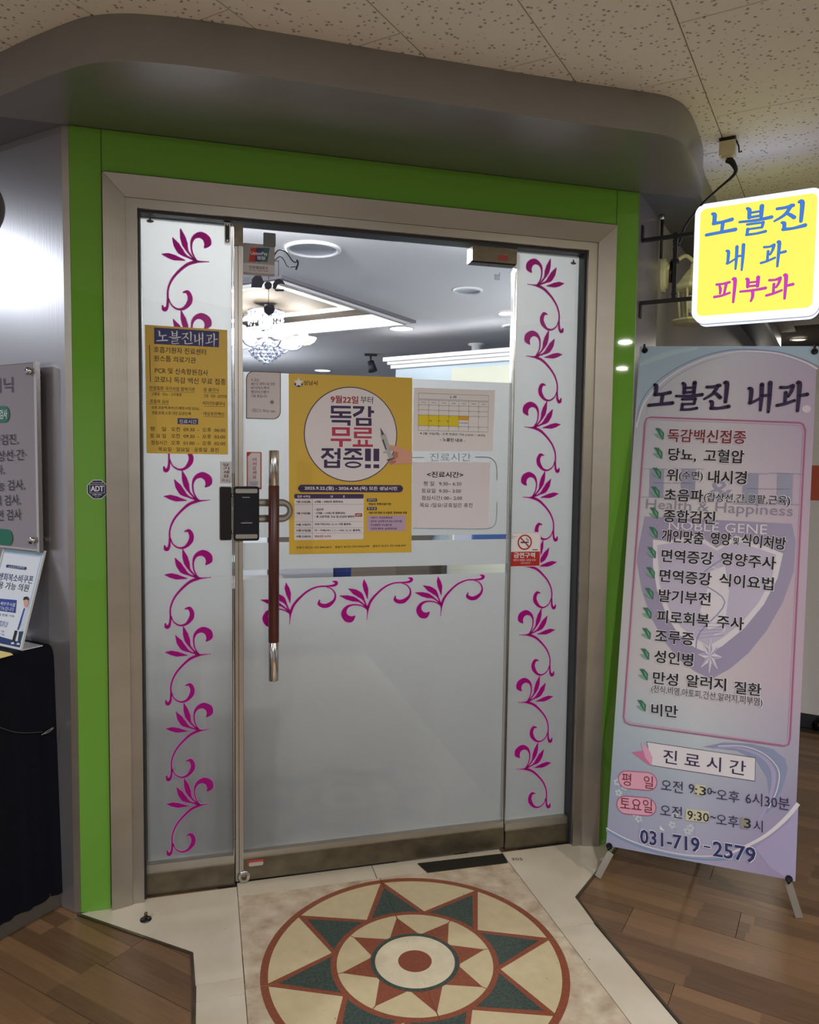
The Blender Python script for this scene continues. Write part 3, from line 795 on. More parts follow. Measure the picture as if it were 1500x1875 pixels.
ringp(b, out, inn, 0, .01, steel_dark); ringp(b, rr(.0, .112, .006, .072, 0, (.0, .033, .033, 0), 10), rr(.0, .106, .016, .062, 0, (.0, .023, .023, 0), 10), .01, .013, steel_shiny)
o = b.build('lock_bracket'); o.parent = dn; o.matrix_world = M4
# etched lettering and outline in the frosted film
etch = film_mat('etched_film', (158, 164, 172), .5)
eb = Board('x', (0, GY - .0002, 0), X, Zv, '', '', empt=False); eb.crop(740, 690, 5.068)
eb.text('진료시간', (240, 745), (620, 745), 75, etch, 1)
eb.line([(660, 745), (780, 748), (830, 775), (858, 830), (862, 960)], .004, etch, 1, 4); eb.line([(0, 748), (185, 748)], .003, etch, 1)
eb.line([(862, 1160), (855, 1330), (830, 1385), (770, 1408), (600, 1412), (80, 1405)], .003, etch, 1, 4)
o = eb.b.build('etched_lettering'); o.parent = dn; o.matrix_world = eb.M
b = MB(); g = gl(911, 503); b.flat([(-.012, -.002), (-.002, -.002), (-.002, 0), (-.012, 0)], .0003, stamp)
for q in range(4): b.flat([(-.012 if q < 3 else -.012, -.006 - q * .004), (.010, -.006 - q * .004), (.010, -.0045 - q * .004), (-.012, -.0045 - q * .004)], .0003, stamp)
b.flat([(0, -.002), (.009, -.002), (.009, .008), (.007, .008), (.007, 0), (0, 0)], .0003, stamp)
o = b.build('glass_stamp'); o.parent = dn; o.matrix_world = frame((g[0], GY - .0003, g[1]), X, Zv)

# ================================================================== SIGNS AND POSTERS ON THE GLASS
yel = mat('mustard_yellow', (212, 176, 58), .45); navy = mat('navy_print', (36, 42, 104), .5); brown_ink = mat('dark_brown_ink', (44, 28, 26), .6)
whitep = mat('white_print', (232, 232, 236), .5); greyprint = mat('pale_grey_print', (208, 202, 206), .6)
B = Board('clinic_notice', (*[gl(268, 832)[0]], GY - .0035, gl(268, 832)[1]), X, Zv, 'yellow clinic notice with navy title bar and opening hours on the left frosted pane', 'sign')
B.crop(250, 580, 6.943)
b = MB(); L = [B.L(*p) for p in ((105, 100), (1155, 168), (1163, 1752), (128, 1735))]; b.prism([L[3], L[2], L[1], L[0]], -.003, 0, yel); b.build('sheet', B.root)
B.poly([(225, 135), (1050, 188), (1048, 388), (225, 345)], navy, 1)
B.text('노블진내과', (258, 248), (1022, 300), 160, whitep, 2, glyph=True)
B.line([(165, 360), (177, 830)], .002, brown_ink)
for s_, a, c, h in (('호흡기환자 진료센터', (220, 415), (885, 450), 78), ('원스톱 의료기관', (222, 525), (755, 557), 76), ('PCR 및 신속항원검사', (235, 680), (910, 712), 76), ('코로나 독감 백신 무료 접종', (225, 795), (1135, 830), 78),
                    ('만성질환 국가사업 참여기관', (165, 903), (742, 925), 50), ('고혈압 · 당뇨 · 고지혈증', (190, 978), (575, 992), 40), ('· 초음파 검사', (145, 1070), (410, 1082), 48), ('심장,경동맥,복부(간,췌장,비장,담낭),', (190, 1155), (800, 1172), 44),
                    ('콩팥,방광,소장,대장,갑상선,폐', (195, 1220), (690, 1232), 44), ('· 암 클리닉', (825, 925), (1045, 932), 48), ('간암 · 위암 · 갑상선암', (855, 1005), (1150, 1014), 40), ('· 비타민D클리닉', (820, 1095), (1125, 1106), 48), ('· 대상포진백신', (825, 1230), (1115, 1240), 48),
                    ('평    일', (175, 1425), (375, 1428), 55), ('오전  09:30  -  오후  06:00', (440, 1428), (1130, 1442), 56), ('토 요 일', (175, 1512), (375, 1514), 55), ('오전  09:30  -  오후  03:00', (440, 1514), (1130, 1528), 56),
                    ('점심시간', (185, 1598), (390, 1602), 55), ('오후  01:00  -  오후  02:00', (440, 1602), (1130, 1612), 56), ('목요일 · 일요일 · 공휴일  휴진', (275, 1682), (1045, 1695), 56)):
    B.text(s_, a, c, h, brown_ink, 1, bold=.012)
for a, c in (((165, 940), (745, 964)), ((165, 1108), (410, 1116)), ((855, 964), (1048, 970)), ((855, 1138), (1130, 1145)), ((855, 1268), (1115, 1276))): B.line([a, c], .0008, brown_ink)
B.rect((522, 1288), (785, 1370), navy, 1); B.text('진료시간', (545, 1330), (765, 1335), 50, whitep, 2)
B.b.build('lettering', B.root)

# ---- flu poster
violet = mat('dark_violet_ink', (58, 36, 86), .6); rose = mat('rose_ink', (182, 52, 92), .6); crim = mat('crimson_ink', (158, 32, 48), .6); cream = mat('pale_lilac_print', (224, 220, 226), .6)
o0 = gl(529, 1015.5); B = Board('flu_poster', (o0[0], GY - .0022, o0[1]), X, Zv, 'large yellow flu vaccination poster with white circle, hand and syringe on the door', 'poster')
B.crop(420, 660, 4.4118)
b = MB(); L = [B.L(*p) for p in ((480, 105), (1478, 140), (1472, 1550), (483, 1568))]; b.prism([L[3], L[2], L[1], L[0]], -.0006, 0, yel); b.build('sheet', B.root)
cx, cy = B.L(985, 598); R_ = (B.L(1361, 598)[0] - B.L(608, 598)[0]) / 2
B.b.flat(circ(cx, cy, R_, 64), B.Z(1), violet); B.b.flat(circ(cx, cy, R_ - .0032, 64), B.Z(2), cream)
sx_, sy_ = B.L(560, 178); B.b.flat([(sx_ + (.016 if k % 2 == 0 else .008) * math.sin(math.pi * k / 5), sy_ + (.016 if k % 2 == 0 else .008) * math.cos(math.pi * k / 5)) for k in range(10)], B.Z(2), whitep)
B.b.flat([(sx_ + .015 * math.cos(a), sy_ - .003 + .012 * math.sin(a)) for a in [math.pi + math.pi * k / 8 for k in range(9)]], B.Z(1), navy)
B.text('성남시', (600, 180), (712, 183), 38, brown_ink, 1, bold=.02)
B.text('9월22일', (818, 312), (1042, 320), 62, crim, 3, bold=.04); B.text('부터', (1060, 315), (1160, 322), 58, violet, 3, bold=.01)
for s_, a, c, m_ in (('독감', (815, 445), (1166, 450), violet), ('무료', (818, 618), (1160, 622), rose), ('접종!!', (745, 788), (1216, 792), violet)):
    A_ = Vector(B.L(*a)); C_ = Vector(B.L(*c)); d_ = (C_ - A_).normalized()
    for gr, mm, ly in ((.0022, whitep, 3), (0, m_, 4)): B.b.blocks(s_, A_, d_, (C_ - A_).length, .068, B.Z(ly), mm, .07, gr)
skin = mat('skin_print', (214, 160, 140), .6); skin2 = mat('skin_shade_print', (186, 120, 104), .6); silver = mat('silver_print', (176, 180, 178), .5); dgrey = mat('dark_grey_print', (70, 76, 76), .5)
pb = MB()
B.poly([(1478, 745), (1420, 722), (1370, 695), (1310, 685), (1268, 680), (1255, 700), (1275, 722), (1330, 735), (1318, 790), (1290, 830), (1296, 842), (1360, 838), (1420, 832), (1476, 832)], skin, 4, pb)
B.poly([(1330, 735), (1362, 742), (1362, 778), (1340, 800), (1318, 796)], skin2, 5, pb); B.poly([(1290, 812), (1310, 800), (1350, 812), (1345, 826), (1300, 842)], skin2, 5, pb)
B.poly([(1218, 540), (1252, 596), (1228, 606)], dgrey, 5, pb); B.poly([(1220, 606), (1262, 592), (1300, 712), (1266, 726)], silver, 5, pb); B.poly([(1232, 640), (1244, 636), (1272, 720), (1262, 724)], dgrey, 6, pb)
B.poly([(1240, 738), (1316, 716), (1320, 728), (1244, 752)], silver, 7, pb); B.poly([(1268, 742), (1302, 732), (1326, 790), (1292, 800)], silver, 6, pb); B.poly([(1272, 800), (1330, 784), (1332, 794), (1276, 812)], dgrey, 7, pb)
pb.build('hand_and_syringe_picture', B.root)
B.rect((555, 1003), (1403, 1066), violet, 1, r=.0135); B.text('2025.9.22.(월) - 2026.4.30.(목) 모든 성남시민', (608, 1033), (1355, 1037), 36, whitep, 2, bold=.03)
B.crop(530, 880, 6.25)
B.rect((58, 155), (848, 670), cream, 1, r=.004); B.rect((56, 153), (850, 206), violet, 2, r=.004)
for yy in (272, 470, 540, 602): B.line([(60, yy), (845, yy - 2)], .0006, dgrey, 2)
B.line([(265, 155), (265, 668)], .0006, dgrey, 3)
for s_, x0, x1, yy, m_ in (('접종 시작일', 90, 238, 182, whitep), ('대', 470, 495, 182, whitep), ('상', 612, 634, 182, whitep), ('9월 22일(월)', 80, 242, 243, ink), ('6개월 ~ 8세(2회 접종대상)', 290, 615, 243, ink), ('9월 29일(월)', 80, 242, 375, ink), ('• 임신부', 288, 390, 330, ink), ('• 6개월 ~ 13세(1회 접종대상)', 288, 640, 373, ink),
                           ('• 중·고등학생, 수능 및 군입대 예정자', 288, 745, 413, ink), ('10월 15일(수)', 78, 245, 505, ink), ('75세 이상(1950. 12. 31. 이전 출생자)', 288, 705, 500, ink), ('10월 20일(월)', 78, 248, 572, ink), ('70 ~ 74세(1951. 1. 1. ~ 1955. 12. 31. 출생자)', 288, 812, 570, ink), ('10월 22일(수)', 78, 248, 640, ink), ('성남시민 누구나', 288, 475, 637, crim),
                           ('성남시 지정의료기관', 905, 1162, 268, ink), ('의료기관 방문 시 신분증, 증빙자료 지참', 905, 1345, 368, ink)):
    B.text(s_, (x0, yy), (x1, yy), 28, m_, 4, bold=.03, res=1)
B.rect((752, 375), (832, 412), crim, 4, r=.002); B.text('NEW', (765, 396), (820, 392), 18, whitep, 5, bold=.02, res=1)
B.rect((888, 205), (1003, 240), violet, 1); B.text('접종장소', (900, 222), (990, 222), 22, whitep, 2, res=1); B.rect((888, 303), (1000, 338), violet, 1); B.text('준 비 물', (900, 320), (988, 320), 22, whitep, 2, res=1)
B.rect((893, 402), (1330, 575), mat('lilac_print', (184, 160, 190), .6), 1)
for s_, x1, yy in (('· 어린이: 주민등록등본', 1180, 424), ('· 임신부: 임신확인서 또는 산모수첩', 1285, 465), ('· 수능예정자: 수능접수증', 1172, 508), ('· 군입대 예정자: 입대증빙자료', 1230, 550)): B.text(s_, (915, yy), (x1, yy), 26, ink, 2, bold=.02, res=1)
B.text('수정구 보건소 729-3847,4015', (80, 768), (483, 762), 28, ink, 1, bold=.03, res=1); B.text('중원구 보건소 729-3904,3928', (522, 762), (913, 750), 28, ink, 1, bold=.03, res=1); B.text('분당구 보건소 729-3968,3967', (955, 750), (1335, 742), 28, ink, 1, bold=.03, res=1)
B.b.build('lettering', B.root)

# ---- calendar and opening-hours sheets
o0 = gl(757, 826); B = Board('calendar_sheet', (o0[0], GY - .0012, o0[1]), X, Zv, 'white February calendar page with a yellow week, taped beside the yellow poster', 'paper sheet'); B.crop(740, 690, 5.068)
b = MB(); L = [B.L(*p) for p in ((93, 100), (845, 125), (822, 690), (82, 690))]; b.prism([L[3], L[2], L[1], L[0]], -.0004, 0, paper); b.build('sheet', B.root)
x0, y0 = B.L(135, 150); x1, _ = B.L(784, 172); _, ya = B.L(135, 498); _, yh = B.L(135, 213)
ylist = [B.L(137, v)[1] for v in (213, 258, 305, 352, 452, 497)]
cw = (x1 - x0) / 7; lb = B.b
def hl(b, xa, xb, y, w_=.0007, m_=ink, z=.0008): b.flat([(xa, y - w_ / 2), (xb, y - w_ / 2), (xb, y + w_ / 2), (xa, y + w_ / 2)], z, m_)
def vl(b, x, ya_, yb_, w_=.0006, m_=ink, z=.0008): b.flat([(x - w_ / 2, ya_), (x + w_ / 2, ya_), (x + w_ / 2, yb_), (x - w_ / 2, yb_)], z, m_)
lb.flat([(x0, ylist[4]), (x0 + cw * 4, ylist[4]), (x0 + cw * 4, ylist[3]), (x0, ylist[3])], .0004, mat('highlight_yellow', (226, 206, 40), .6))
lb.flat([(x0 + cw * 4, (ylist[4] + ylist[3]) / 2 + .004), (x0 + cw * 5, (ylist[4] + ylist[3]) / 2 + .004), (x0 + cw * 5, ylist[3]), (x0 + cw * 4, ylist[3])], .0004, mat('highlight_orange', (222, 168, 50), .6))
for y in ylist: hl(lb, x0, x1, y)
for y in (y0, B.L(135, 203)[1]): hl(lb, x0, x1, y)
vl(lb, x0, B.L(135, 203)[1], y0); vl(lb, x1, B.L(135, 203)[1], y0)
for k in range(8): vl(lb, x0 + cw * k, ylist[-1], ylist[0])
mid = (y0 + B.L(135, 203)[1]) / 2
lb.text('2 月', (x0 + (x1 - x0) * .44, mid), (1, 0), .024, .0085, .0008, ink, .02)
for k, s_ in enumerate(('SUN', 'MON', 'TUE', 'WED', 'THU', 'FRI', 'SAT')): lb.text(s_, (x0 + cw * (k + .3), (ylist[0] + ylist[1]) / 2), (1, 0), cw * .4, .0032, .0008, ink, 0, 1)
dd = 1
for r_ in range(4):
    for k in range(7):
        if dd <= 28: lb.text(str(dd), (x0 + cw * k + .001, ylist[r_ + 1] - .003), (1, 0), .003 if dd > 9 else .0015, .003, .0008, crim if k == 0 else ink, 0, 1)
        dd += 1
ym = (ylist[3] + ylist[4]) / 2
lb.text('-  설     연     휴  -', (x0 + cw * .7, ym - .001), (1, 0), cw * 2.7, .005, .0008, ink, 0, 1); lb.text('오후진료', (x0 + cw * 4.05, ym - .006), (1, 0), cw * .9, .004, .0008, navy, .02, 1)
B.text('※ 2월 19일(목) : 오후 진료만 가능 [14:00 ~ 18:30]', (148, 525), (748, 545), 27, ink, 1, bold=.02, res=1); B.text('- 노블진 내과 -', (335, 580), (565, 592), 34, ink, 1, bold=.04)
lb.build('lettering', B.root)
o0 = gl(757, 971); B = Board('opening_hours_sheet', (o0[0], GY - .0012, o0[1]), X, Zv, 'pale opening-hours page below the calendar page on the door', 'paper sheet'); B.crop(740, 690, 5.068)
b = MB(); L = [B.L(*p) for p in ((80, 790), (800, 795), (780, 1400), (78, 1400))]; b.prism([L[3], L[2], L[1], L[0]], -.0004, 0, mat('pinkish_paper', (222, 218, 226), .7)); b.build('sheet', B.root)
B.text('<진료시간>', (212, 905), (550, 910), 56, ink, 1, bold=.04)
for s_, a, c in (('평 일   9:30~ 6:30', (180, 990), (532, 992)), ('토요일  9:30~ 3:00', (163, 1057), (528, 1059)), ('점심시간1:00~ 2:00', (163, 1123), (538, 1125)), ('목요 /일요/공휴일은 휴진', (145, 1190), (635, 1192))): B.text(s_, a, c, 42, ink, 1, bold=.008)
B.b.build('lettering', B.root)

# ---- small stickers
def sticker(name, label, crop, quad, mt, r=.003, rs=None, t=.0004, off=.0012):
    o0 = gl(crop[0] + quad[0] / crop[2], crop[1] + quad[3] / crop[2]); B = Board(name, (o0[0], GY - off, o0[1]), X, Zv, label, 'sticker'); B.crop(*crop)
    x1, y1 = B.L(quad[2], quad[1]); x0, y0 = B.L(quad[0], quad[3])
    b = MB(); b.prism(rr(x0, x1, y0, y1, r, rs), -t, 0, mt); b.build('sheet', B.root); B.x0, B.x1, B.y0, B.y1 = x0, x1, y0, y1; return B


C6 = (740, 690, 5.068); C8 = (420, 660, 4.4118); C1 = (240, 380, 4.6875)
redp = mat('red_print', (176, 36, 32), .5)
B = sticker('no_smoking_sticker', 'white and red no-smoking sticker on the right frosted pane', C6, (975, 1440, 1270, 1765), whitep)
B.b.flat(rr(B.x0 + .002, B.x1 - .002, B.y0 + .002, B.L(1000, 1625)[1], .002), B.Z(1), redp)
B.line([(985, 1449), (1262, 1449), (1262, 1630)], .0008, redp, 1); B.line([(985, 1449), (983, 1630)], .0008, redp, 1)
cx, cy = B.L(1120, 1535); r_ = .0285
B.b.flat([(cx - .016, cy - .003), (cx + .010, cy - .003), (cx + .010, cy + .002), (cx - .016, cy + .002)], B.Z(2), ink); B.b.flat([(cx + .011, cy - .003), (cx + .015, cy - .003), (cx + .015, cy + .002), (cx + .011, cy + .002)], B.Z(2), ink)
B.b.ribbon([(cx + .012, cy + .004), (cx + .014, cy + .009), (cx + .006, cy + .011), (cx + .008, cy + .017)], [.002] * 4, B.Z(2), ink)
ringp(B.b, circ(cx, cy, r_, 36), circ(cx, cy, r_ - .005, 36), B.Z(2), B.Z(3), redp); B.b.ribbon([(cx - .019, cy + .019), (cx + .019, cy - .019)], [.0045] * 2, B.Z(4), redp, 1, caps=False)
B.text('금연구역', (1018, 1655), (1215, 1655), 50, whitep, 2, bold=.04); B.text('위반시 과태료 10만원 부과', (1012, 1700), (1220, 1700), 22, whitep, 2, res=1); B.text('분당구보건소', (1085, 1728), (1170, 1728), 17, whitep, 2, res=1)
for k, wd in ((0, 20), (1, 52), (2, 30)): B.line([(992, 1470 + k * 13), (992 + wd, 1470 + k * 13)], .001, ink, 1)
B.line([(1190, 1605), (1240, 1605)], .003, ink, 1)
B.b.build('print', B.root)

frm = mat('dark_plum_print', (60, 42, 60), .5)
B = sticker('virus_care_sticker', 'beige rounded virus-care sticker left of the yellow poster on the door', C8, (135, 95, 416, 470), frm, rs=(.002, .026, .002, .026))
B.b.flat(rr(B.x0 + .0025, B.x1 - .0025, B.y0 + .0025, B.y1 - .0025, 0, (.001, .024, .001, .024)), B.Z(1), greyprint)
for s_, x1_, yy in (('이 곳은', 240, 158), ('세스코 과학으로 만든', 370, 190), ('바이러스케어', 322, 222), ('첨단시스템이', 320, 254), ('가동 중입니다', 306, 288)): B.text(s_, (175, yy), (x1_, yy + 1), 25, frm, 2, res=1, bold=.01)
B.text('CESCO Virus care', (180, 403), (372, 408), 26, frm, 2, res=1); cx, cy = B.L(345, 337)
for k in range(6):
    a = math.radians(60 * k + 10); B.b.ribbon([(cx, cy), (cx + .007 * math.cos(a), cy + .007 * math.sin(a))], [.0016, .0022], B.Z(2), frm, 1)
B.b.build('print', B.root)

B = sticker('welcome_sticker', 'narrow red-edged welcome sticker between the lock and the steel handle', C8, (140, 740, 261, 1040), redp)
B.b.flat(rr(B.x0 + .003, B.x1 - .004, B.y0 + .006, B.y1 - .003, .001), B.Z(1), greyprint); B.poly([(140, 742), (185, 742), (140, 785)], redp, 2)
for k, ch in enumerate('어서오세요'): B.text(ch, (187, 800 + 35 * k), (219, 800 + 35 * k), 27, crim, 2, bold=.02)
B.text('LOTTE', (168, 985), (232, 985), 13, frm, 2, res=1); B.text('CARD', (168, 1000), (232, 1000), 13, frm, 2, res=1); B.b.build('print', B.root)

C7 = (380, 780, 3.906)
B = sticker('pull_sticker', 'small grey pull sticker above the black lock strike on the left pane', C7, (90, 255, 172, 412), greyprint)
for k, ch in enumerate('당기세요'): B.text(ch, (113, 278 + 26 * k), (155, 278 + 26 * k), 22, ink, 1, bold=.04)
B.text('PULL', (106, 391), (168, 391), 18, ink, 1); B.line([(94, 376), (170, 376)], .0006, ink, 1); B.b.build('print', B.root)

greyc = mat('grey_card', (158, 156, 158), .5); teal = mat('teal_print', (30, 96, 104), .5); bluep = mat('blue_print', (34, 56, 110), .5)
B = sticker('payment_card_sticker', 'grey payment card sticker in the top left of the door glass', C1, (962, 325, 1233, 575), greyc, .004)
B.rect((964, 474), (1231, 573), greyprint, 1, r=.003)
for x0_, x1_, m_ in ((1010, 1080, redp), (1062, 1130, bluep), (1115, 1185, teal)): B.poly([(x0_ + 18, 345), (x1_ + 5, 348), (x1_ - 15, 468), (x0_, 463)], m_, 2)
B.text('UnionPay', (1028, 396), (1172, 402), 38, whitep, 3, bold=.02); B.text('银联', (1082, 432), (1155, 437), 32, whitep, 3, bold=.01)
B.text('仅受理信用卡', (1012, 512), (1175, 522), 28, ink, 2, res=1); B.text('Credit Card Only', (1012, 540), (1180, 548), 18, ink, 2, res=1); B.b.build('print', B.root)
B = sticker('square_sensor_tag', 'small blank grey square tag above the payment card sticker', C1, (1135, 222, 1242, 331), mat('grey_green_plastic', (104, 112, 112), .5), .004, t=.002, off=.003)

# ---- security badge on the green panel
pc = hit(178.5, 896, (0, 1, 0), 0); B = Board('security_badge', (pc.x, -.0012, pc.z), X, Zv, 'dark blue octagonal security badge on the left green panel', 'sticker')
oc = lambda r: [(r * math.cos(math.radians(22.5 + 45 * k)), r * math.sin(math.radians(22.5 + 45 * k))) for k in range(8)]
bd = mat('badge_blue', (22, 30, 78), .35); b = MB(); b.prism(oc(.041), 0, .0012, whitep); b.prism(oc(.0385), .0012, .0016, bd); b.build('plate', B.root)
b = B.b; ringp(b, rr(-.028, .027, -.015, .02, .001), rr(-.0268, .0258, -.0138, .0188, .001), .0016, .002, whitep)
b.text('ADT', (-.0245, .003), (1, 0), .048, .022, .002, whitep, .045, 3); b.text('무인경비시스템', (-.02, .0265), (1, 0), .04, .005, .002, whitep, .01, 1); b.text('1588-6400', (-.018, -.021), (1, 0), .034, .006, .002, whitep, .02, 1); b.text('(주)캡스', (-.01, -.0295), (1, 0), .018, .004, .002, whitep, 0, 1)
b.build('print', B.root); B.root.scale = (.78, .78, 1)

# ================================================================== CEILING-HUNG BOX SIGN AND ITS BRACKET
sn = (S2, S2, 0); SP = Vector((1.571, .033, 2.297)).dot(Vector(sn))
su = Vector((S2, -S2, 0)); pS = hit(1266, 588, sn, SP)
yemit = mat('lit_yellow_panel', (60, 58, 18), .4, emit=(240, 230, 96), es=1.0); wemit = mat('lit_white_edge', (80, 82, 90), .4, emit=(222, 226, 250), es=1.1)
bl = mat('lit_blue_letters', (10, 24, 50), .4, emit=(66, 130, 226), es=.8); mg = mat('lit_magenta_letters', (40, 10, 36), .4, emit=(214, 60, 200), es=.8); bedge = mat('letter_edge_blue', (6, 12, 26), .4, emit=(40, 80, 160), es=.8); medge = mat('letter_edge_purple', (22, 6, 24), .4, emit=(130, 40, 140), es=.8)
B = Board('box_sign', (pS.x, pS.y, 1.968), su, Zv, 'lit yellow box sign with white rim on the right, bracketed off the steel wall', 'sign')
W_ = .405; H_ = .412
b = MB(); b.prism(rr(0, W_, 0, H_, .035, n=8), -.125, 0, wemit, smooth=False); b.build('light_box', B.root)
b = MB(); b.prism(rr(-.002, W_ + .002, -.002, H_ + .002, .037, n=8), -.064, -.061, mat('pale_seam', (170, 172, 180), .5)); b.build('seam', B.root)
b = MB(); b.flat(rr(.018, W_ - .018, .018, H_ - .018, .02), .0008, yemit); b.flat(list(reversed(rr(.018, W_ - .018, .018, H_ - .018, .02))), -.1258, yemit); b.build('face_panel', B.root)
B.crop(1240, 220, 4.6875)
for st, a, c, h, m1, m2 in (('노블진', (258, 905), (1112, 815), 225, bl, bedge), ('내 과', (420, 1185), (920, 1150), 205, bl, bedge), ('피부과', (328, 1475), (985, 1430), 195, mg, medge)):
    B.text(st, a, c, h, m2, 3, glyph=True, grow=.0013); B.text(st, a, c, h, m1, 5, glyph=True)
B.b.build('lettering', B.root)
# bracket
br = empty('sign_bracket', frame((pS.x, pS.y, 1.968), su, Zv)); tag(br, 'black steel bracket with two arms and an upright holding the box sign', 'bracket')
d0 = -(Vector((pS.x, pS.y, 0)) - Vector((1.571, .033, 0))).length
for zz, nm in ((.314, 'arm'), (.085, 'arm')):
    b = MB(); b.box(d0 + .0, -.001, zz - .006, zz + .006, -.016, .002, black_matte); b.build(nm, br)
    b = MB(); up_ = zz + .004 if zz > .2 else zz - .055
    b.box(d0 + .0005, d0 + .005, up_, up_ + .05, -.02, .006, black_matte); b.build('wall_plate', br)
b = MB(); b.box(-.072, -.058, .08, .326, -.014, .0, black_matte); b.build('upright', br)
b = MB()
for q in range(3): b.tube([(-.065 + .01 * math.cos(t * 1.2 + q), .23 + q * .03 + .01 * math.sin(t), -.018 + .01 * math.sin(t * 1.2)) for t in range(7)], .0022, wire_m, 6, 3)
b.build('cable_coil', br); b = MB(); b.box(-.078, -.052, .222, .23, -.02, .004, black_m); b.build('upright_clamp', br); b = MB(); b.box(-.074, -.056, .105, .11, -.016, .002, black_m); b.build('upright_clamp', br); b = MB(); b.tube([(-.078, .225, -.008), (-.08, .15, -.008)], .006, black_m, 8); b.build('cable_sleeve', br)

# ---- socket adapter on the ceiling and its cable
ho = hit(1333, 274, (0, 0, 1), CEIL - .035); so = empty('ceiling_socket', loc=(ho.x, ho.y, CEIL)); so.rotation_euler = (0, 0, math.radians(-45)); tag(so, 'cream plug socket box with black top hanging under the ceiling tiles', 'socket')
crm = mat('cream_plastic', (216, 210, 176), .4)
b = MB(); b.box(-.026, .026, -.02, .02, -.012, 0, black_m); b.build('mount', so)
b = MB(); b.box(-.025, .025, -.022, .022, -.058, -.012, crm); b.prism(rr(-.018, .018, -.015, .015, .006), -.066, -.058, crm); b.build('socket_body', so)
b = MB(); b.tube([(.026, 0, -.01), (.034, 0, -.03), (.036, 0, -.05), (.045, 0, -.048)], .003, black_m, 6); b.build('hook', so)
cc = [hit(1333, 292, (0, 0, 1), CEIL - .068), hit(1343, 302, (0, 0, 1), CEIL - .085)]
q1 = Vector((pS.x, pS.y, 2.36)) + Vector(sn) * .05 - su * .03
cb = MB(); a0 = Vector((ho.x, ho.y, CEIL - .067))
pts = [a0, a0 + Vector((.012, -.012, -.015)), a0 + Vector((.02, -.015, -.05)), a0 * .62 + q1 * .38 + Vector((.01, -.02, -.03)), a0 * .3 + q1 * .7 + Vector((0, -.01, -.02)), q1 + Vector((-.008, .004, -.03)), q1 - su * .02 + Vector((0, 0, -.065)), q1 - su * .033 + Vector((0, 0, -.1))]
cb.tube(pts, [.012, .01, .0055, .0042, .0042, .0042, .0042, .0042], wire_m, 10, 6)
o = cb.build('power_cable'); tag(o, 'black power cable drooping from the ceiling socket to the box sign', 'cable')

# ---- cream wall lantern behind the sign bracket
pl = hit(1213, 505, (S2, -S2, 0), 1.538 * S2 + .0); ln = empty('wall_lantern', frame(pl + Vector((S2, -S2, 0)) * .0, Vector((S2, S2, 0)), Zv)); tag(ln, 'cream carriage lantern with oval wall plate, partly behind the box sign', 'wall lamp')
crl = mat('cream_enamel', (226, 224, 186), .35)
b = MB(); b.prism(circ(0, 0, .04, 28, .068), 0, .012, crl); b.prism(circ(0, 0, .03, 28, .055), .012, .02, crl); b.build('wall_plate', ln)
b = MB(); b.tube([(0, .02, .01), (0, .05, .05), (0, .07, .09), (0, .045, .12)], .008, crl, 10, 5); b.build('arm', ln)
lx, lz = .0, .0
Mr = Matrix.Rotation(-math.pi / 2, 4, 'X')
def lat(prof, nm, mt=crl, n=8):
    b = MB(); b.lathe(prof, (0, 0, .12), mt, n, M4=Mr)
    for i in range(len(b.sm)): b.sm[i] = False
    return b.build(nm, ln)
lat([(0, .04), (.008, .035), (.012, .015), (.02, .01), (.045, -.02), (.05, -.03), (.07, -.05), (.075, -.065), (.06, -.07), (0, -.07)], 'roof_cap')
lat([(0, -.215), (.06, -.21), (.085, -.198), (.083, -.192), (.05, -.183), (0, -.183)], 'bottom_tray')
b = MB()
for k in range(6):
    a = math.radians(60 * k + 10); b.tube([(.055 * math.cos(a), -.068, .12 + .055 * math.sin(a)), (.045 * math.cos(a), -.182, .12 + .045 * math.sin(a))], .0045, crl, 6)
b.build('cage_bar', ln)
lat([(0, -.09), (.02, -.095), (.024, -.12), (.02, -.145), (.01, -.16), (0, -.165)], 'bulb', white_m, 16)
b = MB(); pr = hit(1213, 400, (S2, -S2, 0), 1.538 * S2 + .02); b.tube([(pr.x, pr.y, TOPZ), (pr.x, pr.y, 2.27)], .006, black_matte, 10); b.tube([(pr.x, pr.y, TOPZ), (pr.x, pr.y, TOPZ - .02)], .009, steel_shiny, 10)
o = b.build('hanging_rod'); tag(o, 'thin dark rod hanging from the soffit above the cream lantern', 'rod')
# old screw holes in the steel wall
b = MB()
for px, py in ((1176, 374), (1179, 378), (1177, 386), (1171, 513), (1174, 513), (1171, 525), (1174, 527)):
    h = hit(px, py, (S2, -S2, 0), 1.538 * S2 + .0004); M4 = frame(h, Vector((S2, S2, 0)), Zv)
    b.add([M4 @ Vector((p[0], p[1], .0002)) for p in circ(0, 0, .0028, 8)], [tuple(range(8))], gasket)
b.build('screw_hole', wr)

